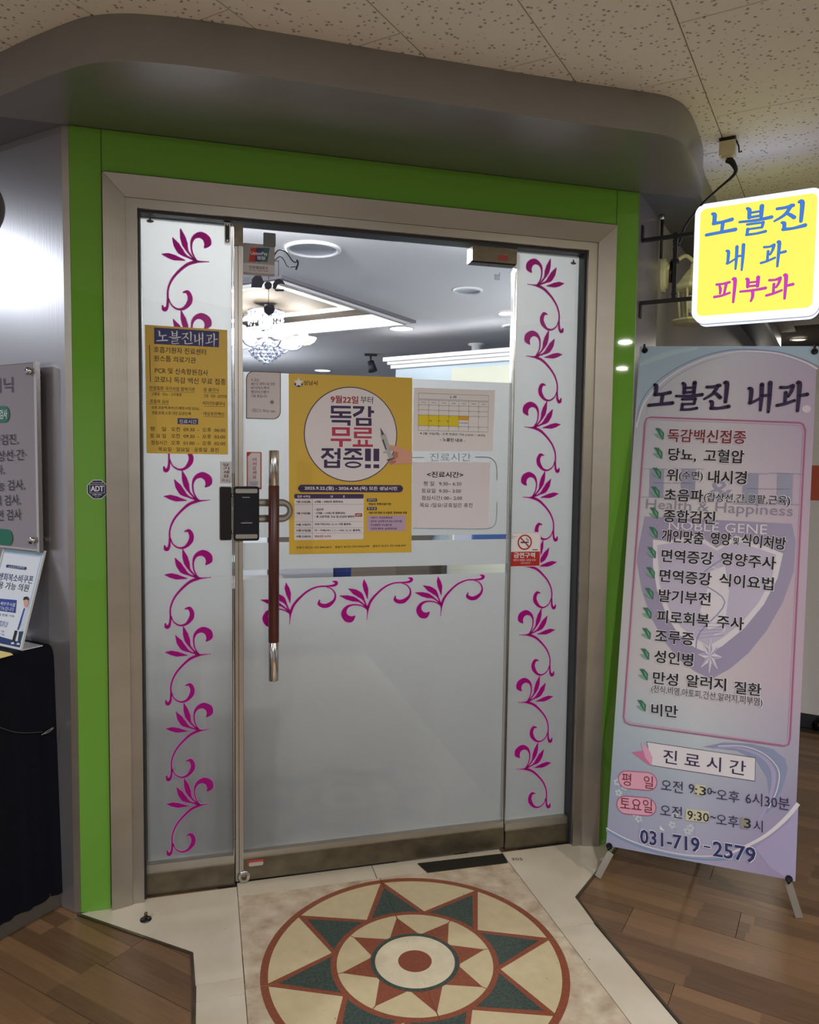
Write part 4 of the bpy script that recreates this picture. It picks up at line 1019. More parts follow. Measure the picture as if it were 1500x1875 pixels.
# ================================================================== STANDING BANNER
q_ = (1.3483, -.2368, -0.7046, .1405, .2007, 1.766)
bu = Vector((math.cos(q_[2]), math.sin(q_[2]), 0)); bn = Vector((-bu.y, bu.x, 0)); bv = bn * math.sin(q_[4]) + Zv * math.cos(q_[4])
B = Board('standing_banner', (q_[0], q_[1], q_[3]), bu, bv, 'tall lilac clinic banner listing treatments, standing on the wood floor at right', 'banner')
NB = MB()
def bgmat():
    m = bpy.data.materials.new('banner_print'); m.use_nodes = True; nt = m.node_tree; b = nt.nodes['Principled BSDF']; b.inputs['Roughness'].default_value = .55
    tc = nt.nodes.new('ShaderNodeTexCoord'); sp = nt.nodes.new('ShaderNodeSeparateXYZ'); nt.links.new(tc.outputs['Object'], sp.inputs[0])
    r1 = nt.nodes.new('ShaderNodeValToRGB'); mr = nt.nodes.new('ShaderNodeMapRange'); mr.inputs['From Max'].default_value = 1.82
    nt.links.new(sp.outputs[1], mr.inputs[0]); nt.links.new(mr.outputs[0], r1.inputs[0])
    el = r1.color_ramp.elements; el[0].position = 0; el[0].color = lin((176, 174, 204)); el[1].position = 1; el[1].color = lin((196, 210, 224))
    for p, c in ((.12, (176, 184, 206)), (.22, (190, 202, 212)), (.34, (212, 206, 212)), (.6, (214, 208, 214)), (.8, (204, 202, 214)), (.9, (206, 206, 218))): e = el.new(p); e.color = lin(c)
    r2 = nt.nodes.new('ShaderNodeValToRGB'); m2 = nt.nodes.new('ShaderNodeMapRange'); m2.inputs['From Max'].default_value = .6
    nt.links.new(sp.outputs[0], m2.inputs[0]); nt.links.new(m2.outputs[0], r2.inputs[0]); e2 = r2.color_ramp.elements; e2[0].color = lin((228, 236, 240)); e2[1].color = lin((222, 204, 226))
    e = e2.new(.45); e.color = (1, 1, 1, 1)
    mx = nt.nodes.new('ShaderNodeMix'); mx.data_type = 'RGBA'; mx.blend_type = 'MULTIPLY'; mx.inputs[0].default_value = 1
    nt.links.new(r1.outputs[0], mx.inputs[6]); nt.links.new(r2.outputs[0], mx.inputs[7]); nt.links.new(mx.outputs[2], b.inputs['Base Color']); return m
qd = [B.L(*p) for p in ((1110, 1548), (1452, 1612), (1497, 637), (1172, 636))]
b = MB(); b.prism(qd, -.0006, 0, bgmat()); b.build('banner_sheet', B.root)
C3, C4, C5 = (1120, 620, 3.947), (1120, 940, 3.947), (1080, 1320, 3.5714)
skyb = mat('banner_sky_blue', (166, 192, 212), .55); pale = mat('banner_pale', (224, 220, 230), .55); lav = mat('banner_lavender', (170, 164, 202), .55); lavd = mat('banner_lavender_dark', (150, 144, 190), .55); blueg = mat('banner_grey_blue', (138, 148, 184), .55)
pnk = mat('banner_pink_line', (168, 92, 134), .55); plum = mat('banner_plum_ink', (44, 28, 72), .6); halo = mat('banner_halo', (232, 230, 236), .6); shieldc = mat('banner_shield', (156, 150, 182), .55); grl = mat('banner_grey_letters', (150, 152, 180), .55)
g = MB(); B.crop(*C3)
top = [(205, 55)] + [(1498, 55)] + [(1498, 200), (1380, 150), (1200, 100), (980, 84), (820, 98), (640, 160), (450, 260), (300, 380), (200, 520), (182, 560)]
B.poly(top, skyb, 1, g)
B.line([(182, 600), (215, 460), (300, 340), (450, 225), (640, 135), (820, 88), (980, 78), (1200, 96), (1380, 148), (1492, 200)], .004, blueg, 2, 4, g); B.line([(180, 640), (225, 490), (310, 370), (455, 250), (640, 158), (820, 108), (980, 92), (1200, 108), (1380, 164), (1490, 220)], .006, pale, 2, 4, g)
B.line([(245, 560), (285, 450), (380, 340), (520, 240), (700, 160), (850, 128)], [.001, .002, .003, .003, .002, .001], lav, 2, 4, g)
B.line([(205, 190), (300, 150), (450, 100), (620, 70)], [.01, .02, .02, .01], mat('banner_teal', (176, 206, 216), .55), 2, 4, g)
# shield watermark
B.crop(*C4)
B.poly([(240, 22), (1305, 75), (1330, 200), (1318, 420), (1240, 640), (1120, 850), (990, 1010), (860, 1120), (720, 1200), (600, 1140), (480, 1050), (380, 920), (290, 760), (220, 560), (180, 330)], shieldc, 2, g)
B.poly([(300, 190), (400, 200), (620, 150), (760, 250), (900, 160), (1140, 250), (1240, 290), (1200, 470), (1100, 660), (960, 830), (800, 960), (700, 1010), (600, 970), (480, 870), (400, 740), (330, 560), (300, 380)], pale, 3, g)
B.poly([(330, 230), (620, 190), (760, 270), (900, 200), (1190, 300), (1160, 470), (1060, 650), (930, 800), (800, 900), (700, 960), (600, 900), (500, 820), (420, 700), (350, 520)], mat('banner_shield_light', (192, 186, 212), .55), 4, g)
B.poly([(715, 420), (820, 380), (850, 560), (820, 800), (700, 840), (640, 700), (690, 560)], pale, 5, g)
for k in range(5):
    t = k / 4; B.line([(640 - 20 * t, 790 + 28 * k), (790 + 20 * t, 800 + 20 * k)], .0012, lavd, 6, 1, g)
B.line([(850, 300), (640, 470), (820, 640), (640, 860), (610, 980)], .004, lavd, 6, 5, g); B.line([(640, 330), (830, 480), (700, 650), (820, 830), (740, 880)], .004, pale, 6, 5, g)
cx, cy = B.L(712, 1030)
st8 = [((.062 if k % 2 == 0 else .026) * math.sin(math.pi * k / 8) * .62 + cx, (.062 if k % 2 == 0 else .026) * math.cos(math.pi * k / 8) + cy) for k in range(16)]
g.flat(st8, B.Z(7), pale)
for k in range(8):
    a = math.pi * 2 * k / 8; g.flat([(cx, cy), (cx + .052 * math.sin(a) * .62, cy + .052 * math.cos(a)), (cx + .025 * math.sin(a + .39) * .62, cy + .025 * math.cos(a + .39))], B.Z(8), lav)
B.text('NOBLE GENE', (415, 85), (1125, 118), 66, pale, 8, b=g)
B.crop(*C3)
# serif H & H
def serifH(xl, xr, yt, yb, sl):
    w1_ = (xr - xl) * .13
    for x_ in (xl + w1_ * 1.6, xr - w1_ * 1.6):
        B.poly([(x_ - w1_, yt), (x_ + w1_, yt + sl), (x_ + w1_ - 8, yb + sl), (x_ - w1_ - 8, yb)], grl, 5, g)
        for yy in (yt, yb): B.line([(x_ - w1_ * 2.2 - (8 if yy == yb else 0), yy), (x_ + w1_ * 2.2, yy + sl)], .0016, grl, 5, 1, g)
    B.line([(xl + w1_, (yt + yb) / 2), (xr - w1_, (yt + yb) / 2 + sl)], .0018, grl, 5, 1, g)
serifH(250, 640, 940, 1145, 4); serifH(920, 1345, 972, 1195, 6); B.text('&', (700, 1090), (880, 1095), 130, grl, 5, b=g)
B.text('Health & Happiness', (250, 1205), (1312, 1258), 92, mat('banner_mid_grey', (142, 138, 160), .55), 5, b=g)
# frame
C0 = (0, 0, 1); B.crop(*C0)
fpx = [(1192, 764), (1462, 772), (1476, 786), (1476, 796), (1447, 1350), (1446, 1362), (1432, 1368), (1160, 1329), (1143, 1320), (1142, 1306), (1180, 782), (1182, 770)]
fr = [(1192, 764), (1464, 774), (1471, 777), (1475, 788), (1447, 1352), (1444, 1363), (1436, 1366), (1154, 1327), (1145, 1322), (1142, 1314), (1181, 776), (1184, 767)]
B.line(fr + [fr[0]], .0045, pnk, 7, 1, g); B.line([(x_ + (3 if x_ < 1300 else -3), y_ + (4 if y_ < 1000 else -4)) for x_, y_ in fr + [fr[0]]], .0022, mat('banner_pale_pink', (214, 168, 196), .55), 8, 1, g)
# swirls at the foot
B.crop(*C5)
B.poly([(740, 170), (880, 140), (1060, 150), (1200, 185), (1280, 250), (1295, 320), (1260, 440), (1200, 560), (1150, 610), (1175, 480), (1160, 370), (1090, 260), (960, 195)], blueg, 2, g)
B.line([(800, 180), (960, 175), (1120, 230), (1200, 330), (1190, 470), (1130, 610), (1060, 720)], [.002, .006, .01, .014, .01, .008, .002], lav, 3, 5, g)
B.line([(840, 165), (1000, 165), (1140, 215), (1235, 320), (1225, 450), (1170, 570)], .003, pale, 4, 5, g)
B.poly([(1365, 545), (1300, 660), (1180, 760), (1080, 830), (1180, 960), (1300, 1040), (1345, 1050)], lav, 2, g)
B.line([(1365, 540), (1280, 640), (1150, 750), (1000, 830), (860, 890)], [.012, .012, .01, .008, .002], pale, 3, 5, g)
B.line([(108, 715), (250, 790), (450, 860), (680, 900), (900, 900), (1080, 830)], .0055, mat('banner_blue_arc', (120, 156, 196), .55), 3, 5, g)
B.line([(108, 700), (250, 775), (450, 842), (680, 882), (900, 880)], .004, pale, 4, 5, g)
rng = random.Random(3)
for (fx, fy) in ((180, 400), (190, 470), (320, 640), (290, 600), (560, 620), (660, 700), (540, 680), (640, 720), (230, 430)):
    cx, cy = B.L(fx, fy)
    for k in range(5): a = k * 1.257 + fx; g.flat(circ(cx + .008 * math.cos(a), cy + .008 * math.sin(a), .005, 8), B.Z(3) + k * 1e-5, mat('banner_blossom' + str(fx % 2), (206, 190, 214) if fx % 2 else (196, 206, 216), .55))
for x_ in (330, 560, 690): B.line([(x_, 640), (x_ - 6, 830)], .001, lav, 3, 1, g)
# hours block
B.poly([(372, 135), (1086, 240), (1082, 395), (405, 292)], mat('box_edge', (40, 36, 48), .6), 5, g); B.poly([(376, 139), (1083, 243), (1079, 391), (408, 289)], pale, 6, g)
B.poly([(275, 205), (340, 195), (395, 240), (412, 295), (370, 275), (320, 235)], mat('petal_pink', (206, 116, 160), .55), 7, g); B.poly([(335, 140), (385, 180), (412, 240), (405, 290), (365, 240)], mat('petal_pale', (222, 166, 196), .55), 8, g)
for i_, (a, c, m_) in enumerate((((185, 380), (443, 400), 0), ((175, 545), (437, 565), 0))):
    for gr, mm, ly in ((0, pnk, 5), (.003, mat('pill_pink', (226, 168, 192), .55), 6)):
        A_ = Vector(B.L(*a)); C_ = Vector(B.L(*c)); hh = .031 - gr; L_ = (C_ - A_); d_ = L_.normalized(); nn = Vector((-d_.y, d_.x)); A2 = A_ + d_ * .031; C2 = C_ - d_ * .031
        th0 = math.atan2(d_.y, d_.x); pts = [(C2.x + hh * math.cos(th0 + q), C2.y + hh * math.sin(th0 + q)) for q in [-math.pi / 2 + math.pi * k / 8 for k in range(9)]] + [(A2.x + hh * math.cos(th0 + q), A2.y + hh * math.sin(th0 + q)) for q in [math.pi / 2 + math.pi * k / 8 for k in range(9)]]
        g.flat(pts, B.Z(ly), mm)
g.build('background_print', B.root)
t = B.b
def bt(s_, a, c, h, m_=ink, bold=.03, hal=True, ly=10, **k):
    if hal: B.text(s_, a, c, h, halo, ly, bold=bold + .03, grow=.0022, **k)
    B.text(s_, a, c, h, m_, ly + 1, bold=bold, **k)
darkr = mat('dark_red_ink', (122, 24, 44), .6)
B.text('진 료 시 간', (482, 228), (1022, 312), 92, plum, 9, bold=.01)
for s_, a, c, h in (('평   일', (212, 378), (416, 405), 82), ('토요일', (200, 535), (410, 560), 84)): B.text(s_, a, c, h, darkr, 9, bold=.0)
bt('오전', (468, 415), (610, 435), 76, plum, 0, False); bt('9', (648, 440), (685, 444), 62, plum, 0, False); bt('오후', (830, 478), (980, 500), 76, plum, 0, False); bt('6시30분', (1020, 500), (1308, 545), 82, plum, 0, False)
bt('오전', (462, 580), (605, 600), 76, plum, 0, False); bt('오후', (828, 640), (975, 662), 76, plum, 0, False); bt('시', (1072, 680), (1132, 690), 76, plum, 0, False)
tape = mat('yellowed_tape', (206, 204, 176), .5)
B.poly([(690, 412), (760, 420), (755, 495), (688, 482)], tape, 10); bt(':3', (690, 448), (762, 462), 58, ink, .01, False, 11); bt('0', (770, 455), (800, 460), 45, ink, .0, False, 11); bt('~', (790, 460), (828, 466), 14, plum, .02, False, 11)
B.poly([(630, 572), (782, 590), (775, 665), (628, 648)], tape, 10); bt('9:30', (640, 612), (780, 632), 58, ink, .01, False, 11); bt('~', (790, 625), (826, 632), 14, plum, .02, False, 11)
B.poly([(985, 628), (1045, 638), (1040, 708), (985, 700)], mat('grey_tape', (150, 146, 140), .5), 10); bt('3', (1010, 665), (1055, 672), 62, ink, .01, False, 11)
B.poly([(460, 682), (495, 722), (458, 708)], whitep, 10)
bt('031-719', (330, 752), (720, 812), 94, navy, .035); bt('-', (745, 818), (790, 826), 10, navy, .05); bt('2579', (805, 832), (1086, 880), 100, navy, .035)
B.crop(*C3)
B.text('노블진 내과', (276, 415), (1405, 425), 190, plum, 10, glyph=True, grow=.0022)
leafg = mat('leaf_green', (44, 110, 84), .5); leafl = mat('leaf_light', (112, 170, 140), .5)
def leaf(x_, y_):
    B.poly([(x_ - 38, y_ - 42), (x_ - 5, y_ - 40), (x_ + 25, y_ - 5), (x_ + 22, y_ + 42), (x_ - 5, y_ + 25), (x_ - 15, y_ - 10)], leafg, 10)
    B.poly([(x_ - 45, y_ - 2), (x_ - 12, y_ + 2), (x_ + 12, y_ + 38), (x_ - 20, y_ + 22)], leafl, 11); B.poly([(x_ - 6, y_ - 30), (x_ + 14, y_), (x_ + 16, y_ + 28), (x_ + 2, y_ - 2)], leafl, 11)
items3 = [('독감백신접종', (405, 700), (975, 716), 96, darkr), ('당뇨,', (410, 838), (615, 846), 96, ink), ('고혈압', (668, 845), (960, 856), 96, ink), ('위', (398, 985), (480, 988), 88, ink), ('(수면)', (488, 993), (662, 998), 76, ink), ('내시경', (698, 1000), (978, 1008), 96, ink),
          ('초음파', (382, 1128), (665, 1140), 90, ink), ('(갑상선,간,콩팥,근육)', (668, 1150), (1292, 1178), 76, ink), ('종합검진', (375, 1280), (752, 1298), 94, ink)]
for s_, a, c, h, m_ in items3: bt(s_, a, c, h, m_, .03 if h > 80 else .01)
for x_, y_ in ((355, 690), (345, 830), (335, 975), (325, 1112), (315, 1262)): leaf(x_, y_)
B.crop(*C4)
items4 = [('개인맞춤', (365, 158), (668, 182), 92), ('영양', (715, 178), (865, 190), 90), ('및', (880, 198), (922, 202), 52), ('식이처방', (940, 190), (1262, 222), 92), ('면역증강', (362, 305), (738, 328), 94), ('영양주사', (790, 325), (1190, 362), 94), ('면역증강', (348, 448), (725, 478), 94), ('식이요법', (780, 478), (1172, 512), 94),
          ('발기부전', (342, 592), (718, 622), 94), ('피로회복', (328, 742), (708, 776), 94), ('주사', (762, 780), (958, 800), 94), ('조루증', (315, 885), (598, 912), 92), ('성인병', (310, 1030), (592, 1062), 94), ('만성', (300, 1185), (482, 1205), 92), ('알러지', (540, 1205), (830, 1240), 92), ('질환', (888, 1255), (1085, 1278), 92), ('비만', (288, 1415), (482, 1435), 90)]
for s_, a, c, h in items4: bt(s_, a, c, h)
bt('(천식,비염,아토피,건선,알러지,피부염)', (288, 1268), (1092, 1368), 66, ink, .0)
for x_, y_ in ((310, 140), (298, 285), (290, 430), (280, 580), (265, 722), (260, 870), (250, 1018), (240, 1165), (225, 1390)): leaf(x_, y_)
t.build('lettering', B.root)
B.crop(0, 0, 1)
b = MB(); h = B.L(1477, 749); b.prism(circ(h[0], h[1], .0135, 14), .0005, .0012, mat('patch_paper', (216, 206, 222), .6)); b.build('round_patch', B.root)
# rope knobs at the corners, poles behind, feet on the floor
knob = [B.L(*p) for p in ((1181, 642), (1492, 644), (1116, 1549), (1445, 1609))]
for k, p in enumerate(knob):
    b = MB(); ringp(b, circ(p[0], p[1], .011, 16), circ(p[0], p[1], .005, 16), .0005, .003, black_m); b.tube([(p[0], p[1], -.02), (p[0], p[1], .012)], .0045, black_m, 8); b.tube([(p[0], p[1], .012), (p[0] - .001, p[1] + (.02 if k < 2 else -.012), .012)], .004, black_m, 8); b.build('corner_eyelet', B.root)
Ib = B.I; polem = mat('grey_pole', (96, 96, 96), .35, .8); hub = Vector((.3, .85, -.07))
for k, p in enumerate(knob):
    b = MB(); b.tube([hub, (p[0], p[1], -.012)], .006, polem, 8); b.build('pole', B.root)
b = MB(); b.lathe([(0, -.02), (.03, -.02), (.03, .02), (0, .02)], hub, black_m, 16); b.build('hub', B.root)
for k, (pa, pf) in enumerate((((1118, 1562), (1095, 1604)), ((1444, 1616), (1464, 1678)))):
    A_ = hit(*pa, B.n, B.c - .01); F_ = hit(*pf, (0, 0, 1), .006); F_.z = .004
    b = MB(); al = Ib @ A_; fl_ = Ib @ F_; d_ = (fl_ - al)
    s_ = d_.cross(Vector((0, 0, 1))).normalized() * .011; n_ = d_.cross(s_).normalized() * .004
    b.add([al + s_ + n_, al - s_ + n_, al - s_ - n_, al + s_ - n_, fl_ + s_ + n_, fl_ - s_ + n_, fl_ - s_ - n_, fl_ + s_ - n_], [(0, 1, 2, 3), (7, 6, 5, 4), (0, 4, 5, 1), (1, 5, 6, 2), (2, 6, 7, 3), (3, 7, 4, 0)], mat('silver_painted_metal', (186, 184, 178), .35, .3))
    b.build('front_foot', B.root)
bl_ = Ib @ Vector((q_[0] + bu.x * .3 + bn.x * .55, q_[1] + bu.y * .3 + bn.y * .55, .006)); b = MB(); b.tube([hub, bl_], .006, polem, 8); b.build('rear_leg', B.root)

# ================================================================== LEFT SIDE: WALL BOARD, TABLE, ACRYLIC STAND
lu, lnr = Vector((S2, -S2, 0)), Vector((-S2, -S2, 0))
LWc = (c1).dot(Vector((S2, S2, 0)))   # wall plane x*s+y*s
pb0 = hit(72, 1002, (S2, S2, 0), LWc - .035)
B = Board('wall_board', (pb0.x, pb0.y, 1.0), lu, Zv, 'grey clinic information board on steel standoffs, on the left steel wall', 'sign')
acr = mat('grey_board_print', (146, 140, 148), .25); grn = mat('deep_green_print', (16, 110, 84), .4)
zt = hit(50, 662, (S2, S2, 0), LWc - .035).z - 1.0
b = MB(); b.box(-.62, -.012, 0.163, zt - .004, -.008, -.002, acr); b.build('printed_panel', B.root)
b = MB(); b.box(-.632, 0, 0.155, zt, -.014, -.0085, steel_shiny); b.box(-.012, 0, 0.155, zt, -.0085, .0, steel_shiny); b.box(-.632, -.62, 0.155, zt, -.0085, 0, steel_shiny); b.box(-.62, -.012, zt - .004, zt, -.0085, .0, steel_shiny); b.build('clear_edge', B.root)
b = MB()
for x_, y_ in ((-.03, zt - .03), (-.6, zt - .03), (-.03, 0.19), (-.6, 0.19)): b.tube([(x_, y_, -.034), (x_, y_, .006)], .006, steel_shiny, 12); b.lathe([(0, .004), (.011, .004), (.012, -.002)], (x_, y_, .006), steel_shiny, 14)
b.build('standoff', B.root)
B.crop(0, 650, 5.359)
for s_, r_, yy, wd, h in (('클리닉', 125, 290, 330, 145), ('건강검진,', 178, 825, 320, 105), ('갑상선·간·', 258, 975, 360, 105), ('검사,', 42, 1125, 150, 95), ('기능 검사,', 242, 1272, 340, 105), ('혈액 검사,', 200, 1420, 320, 105), ('유전 검사', 208, 1562, 310, 105)):
    B.text(s_, (r_ - wd, yy + wd * .06), (r_, yy), h, plum if yy < 400 else ink, 1, bold=.0)
B.crop(0, 0, 1)
def pill(xr, yc, hh, wd, txt=None):
    x_, y_ = B.L(xr, yc); B.b.flat(rr(x_ - wd, x_, y_ - hh, y_ + hh, hh * .95), B.Z(1), grn)
    if txt: B.b.text(txt, (x_ - .05, y_), (1, 0), .04, .03, B.Z(2), whitep, .01)
pill(17, 758, .026, .16, '검사'); pill(23, 985, .026, .16)
B.b.build('lettering', B.root)
# round lamp whose rim just enters the picture
pr = hit(-28, 388, (S2, S2, 0), LWc); rl = empty('round_wall_lamp', frame(pr, lu, Zv)); tag(rl, 'round wall lamp with dark rim on the steel wall at the left edge', 'wall lamp')
b = MB(); b.lathe([(0, .0), (.075, 0), (.08, .004), (.08, .016), (.072, .02)], (0, 0, 0), gasket, 32); b.build('rim', rl)
b = MB(); b.lathe([(.072, .012), (.06, .03), (.03, .038), (0, .04)], (0, 0, 0), mat('pale_diffuser', (214, 218, 232), .3), 32); b.build('diffuser', rl)

# table with black cloth
TZ = .855; tp = Vector((-.457, .073, 0)); ta = Vector((-S2, -S2, 0)); tb = Vector((-S2, S2, 0))
Mt = Matrix((ta, tb, Zv)).transposed().to_4x4(); Mt.translation = tp - ta * -.006
tbl = empty('covered_table', Mt); tag(tbl, 'waist-high table under a black cloth against the left steel wall', 'table')
cloth = mat('black_cloth', (9, 12, 24), .85, spec=.2, bump=.4, bscale=(40, 40, 40)); basem = mat('grey_base', (86, 80, 74), .6)
b = MB(); b.box(.004, .515, -.012, 1.265, .0, .06, basem); b.box(.02, .5, .02, 1.25, .06, TZ - .02, basem); b.build('base_cabinet', tbl)
# cloth shell with soft folds
b = MB(); per = []
Lx, Ly = .52, 1.27; ns = 26; m2 = 54
def fold(t, z): return .006 * math.sin(t * 19) * (1 - z / TZ) + .004 * math.sin(t * 43 + 1) * (1 - z / TZ) + .022 * (1 - z / TZ)
ring = [(x_ / ns * Lx, 0, 0, -1) for x_ in range(ns + 1)] + [(Lx, y_ / m2 * Ly, 1, 0) for y_ in range(1, m2 + 1)] + [(Lx - x_ / ns * Lx, Ly, 0, 1) for x_ in range(1, ns + 1)]
zs = [.05, .2, .4, .6, .75, .82, .842, .852, .855]
vs = []; n_ = len(ring)
for z_ in zs:
    rr_ = 0 if z_ < .82 else (.0, .006, .014, .024)[zs.index(z_) - 5]
    for i, (x_, y_, nx, ny) in enumerate(ring):
        d_ = fold(i * .12, z_) - rr_
        xx, yy = x_ + nx * d_, y_ + ny * d_
        xx = max(min(xx, Lx + .05), rr_ * .0); vs.append((xx, yy, z_))
fs = [(j * n_ + i, j * n_ + i + 1, (j + 1) * n_ + i + 1, (j + 1) * n_ + i) for j in range(len(zs) - 1) for i in range(n_ - 1)]
b.add(vs, fs, cloth, True); b.add([v for v in vs[-n_:]], [tuple(range(n_))], cloth)
b.build('cloth', tbl)
# dark headphone-like clip cord lying on the cloth side
b = MB(); f1 = [hit(px, py, (S2, -S2, 0), (tp.x - tp.y) * S2 + .022) for px, py in ((0, 1332), (25, 1340), (50, 1342), (78, 1340))]
b.tube(f1, .0012, mat('dark_cord', (70, 72, 76), .5), 6, 4); f2 = [hit(px, py, (S2, -S2, 0), (tp.x - tp.y) * S2 + .024) for px, py in ((76, 1346), (84, 1340), (98, 1332), (90, 1340), (80, 1344))]
b.tube(f2, .0018, steel_shiny, 6, 3); o = b.build('hanging_cord'); o.parent = tbl; o.matrix_parent_inverse = Mt.inverted()
# yellow sheet on the table
b = MB(); yc = [hit(px, py, (0, 0, 1), TZ + .001) for px, py in ((-30, 1212), (2, 1205), (24, 1199), (20, 1196), (-8, 1190), (-60, 1196))]
cxy = sum((v for v in yc), Vector()) / len(yc); b.prism([(v.x, v.y) for v in yc], TZ + .0005, TZ + .0015, mat('yellow_card', (232, 208, 120), .5)); o = b.build('yellow_leaflet'); tag(o, 'pale yellow leaflet lying on the black cloth in front of the upright stand', 'leaflet')
# acrylic poster stand
p0 = hit(38, 1190, (0, 0, 1), TZ + .004); thl = math.radians(16.3)
sv = Vector((S2 * math.sin(thl), S2 * math.sin(thl), math.cos(thl)))
B = Board('poster_stand', p0, lu, sv, 'white-edged slanted poster stand with blue coupon notice on the black table', 'poster stand')
tr_ = B.L(82, 1008); SH = tr_[1]
clear = mat('milky_acrylic', (214, 218, 222), .15)
b = MB(); b.box(-.215, .0, .0, SH, -.006, -.002, clear); b.box(-.215, -.209, .0, SH, -.002, .0008, clear); b.box(-.006, 0, .0, SH, -.002, .0008, clear); b.box(-.209, -.006, SH - .005, SH, -.002, .0008, clear); b.box(-.209, -.006, 0, .006, -.002, .0008, clear); b.build('holder', B.root)
b = MB(); Im = B.I.to_3x3(); q0 = Im @ Vector((S2, S2, 0)); zup = Im @ Zv
pq = [Vector((-.215, 0, -.004)), Vector((0, 0, -.004)), Vector((0, 0, -.004)) + q0 * .07, Vector((-.215, 0, -.004)) + q0 * .07]
pq = [v - zup * .0025 for v in pq]
b.add(pq + [v + zup * .003 for v in pq], [(0, 1, 2, 3), (7, 6, 5, 4), (0, 4, 5, 1), (1, 5, 6, 2), (2, 6, 7, 3), (3, 7, 4, 0)], clear); b.build('foot', B.root)
b = MB(); b.flat([(-.208, .006), (-.007, .006), (-.007, SH - .006), (-.208, SH - .006)], -.0015, mat('pale_poster', (222, 226, 236), .6)); b.flat([(-.208, SH - .022), (-.007, SH - .022), (-.007, SH - .006), (-.208, SH - .006)], -.0012, skyb); b.flat([(-.014, .006), (-.007, .006), (-.007, SH - .02), (-.014, SH - .02)], -.0011, skyb); b.flat([(-.208, .006), (-.007, .006), (-.007, .022), (-.208, .03)], -.001, bluep); b.build('poster', B.root)
B.crop(0, 980, 4.4636); B.Z = lambda l: l * .0003 - .001
blk = mat('strong_blue_print', (30, 60, 150), .5)
B.rect((50, 238), (212, 285), bluep, 1, r=.006); B.text('소상공인·민생지원', (68, 258), (198, 266), 18, whitep, 2, res=1)
B.text('민생회복소비쿠폰', (-50, 330), (268, 365), 58, navy, 1, bold=.01); B.text('사용 가능 의원', (-60, 400), (232, 432), 55, ink, 1, bold=.01)
B.poly([(-90, 510), (135, 530), (125, 635), (-90, 605)], blk, 1); B.text('독감, 예방주사를', (-60, 550), (125, 572), 30, whitep, 2, res=1); B.text('사용 가능합니다', (-60, 588), (112, 608), 30, whitep, 2, res=1)
B.text('비보험 진료 가능', (-60, 640), (115, 662), 18, ink, 1, res=1); B.text('접종문의', (-30, 705), (62, 722), 26, blk, 1, res=1); B.text('안내데스크로', (-40, 728), (55, 745), 20, blk, 1, res=1); B.text('카드 가능', (-30, 775), (34, 788), 16, ink, 1, res=1); B.text('지류 가능', (-30, 800), (34, 815), 16, ink, 1, res=1)
B.b.build('lettering', B.root)
pc_ = MB(); coat = mat('pale_coat_print', (196, 208, 222), .6); dkt = mat('dark_teal_print', (20, 58, 84), .6)
B.poly([(198, 590), (222, 580), (240, 610), (232, 690), (205, 780), (165, 786), (178, 690), (182, 620)], coat, 3, pc_); B.poly([(196, 592), (205, 600), (180, 690), (150, 775), (140, 772), (165, 690)], blk, 4, pc_)
B.poly([(192, 530), (215, 518), (234, 528), (232, 560), (214, 592), (198, 580)], skin, 5, pc_); B.poly([(190, 532), (196, 506), (222, 500), (236, 512), (236, 535), (218, 524)], ink, 6, pc_)
B.poly([(120, 778), (142, 780), (118, 872), (96, 870)], ink, 3, pc_); B.poly([(155, 786), (190, 788), (162, 884), (142, 880)], dkt, 3, pc_); B.poly([(110, 872), (90, 878), (90, 890), (118, 890)], white_m, 3, pc_); B.poly([(142, 880), (162, 884), (160, 896), (132, 894)], white_m, 3, pc_)
pc_.build('figure_picture', B.root)

# ================================================================== SMALL THINGS ON THE FLOOR
h = hit(267, 1684, (0, 0, 1), 0); dsn = empty('door_stop', loc=(h.x, h.y, 0)); tag(dsn, 'small black round floor stop on the white marble left of the door', 'door stop')
b = MB(); b.lathe([(.0175, 0), (.0175, .003), (.014, .005), (0, .005)], (0, 0, 0), black_m, 24); b.build('base', dsn); b = MB(); b.lathe([(.005, .005), (.0045, .014), (.006, .016), (.004, .02), (0, .02)], (0, .006, 0), steel_dark, 12); b.build('pin', dsn)
b = MB(); mq = [hit(*p, (0, 0, 1), .003) for p in ((765, 1581), (783, 1597), (930, 1579), (921, 1563))]; b.prism([(v.x, v.y) for v in mq], .0005, .004, mat('dark_floor_plate', (48, 48, 48), .35, .6)); o = b.build('floor_spring_plate'); tag(o, 'dark metal floor plate at the foot of the door hinge side', 'floor plate')
b = MB(); h1 = hit(937, 1573, (0, 0, 1), .0004); h2 = hit(957, 1573, (0, 0, 1), .0004); d_ = (h2 - h1).to_2d(); b.text('305', (h1.x, h1.y), tuple(d_.normalized()), d_.length, .018, .0004, ink); b.build('pen_number', flo)
# specks of dirt on the stone
b = MB(); rng = random.Random(5)
for k in range(60):
    x_ = rng.uniform(-.2, 1.4); y_ = rng.uniform(-.9, -.02)
    if in_marble(x_, y_, .03): a = rng.uniform(0, 3.1); L_ = rng.choice((.002, .003, .007)); b.flat([(x_, y_), (x_ + L_ * math.cos(a), y_ + L_ * math.sin(a)), (x_ + L_ * math.cos(a) - .001 * math.sin(a), y_ + L_ * math.sin(a) + .001), (x_ - .001, y_ + .001)], .0011, joint_m)
o = b.build('dirt_speck', flo); tag(o, kind='stuff')
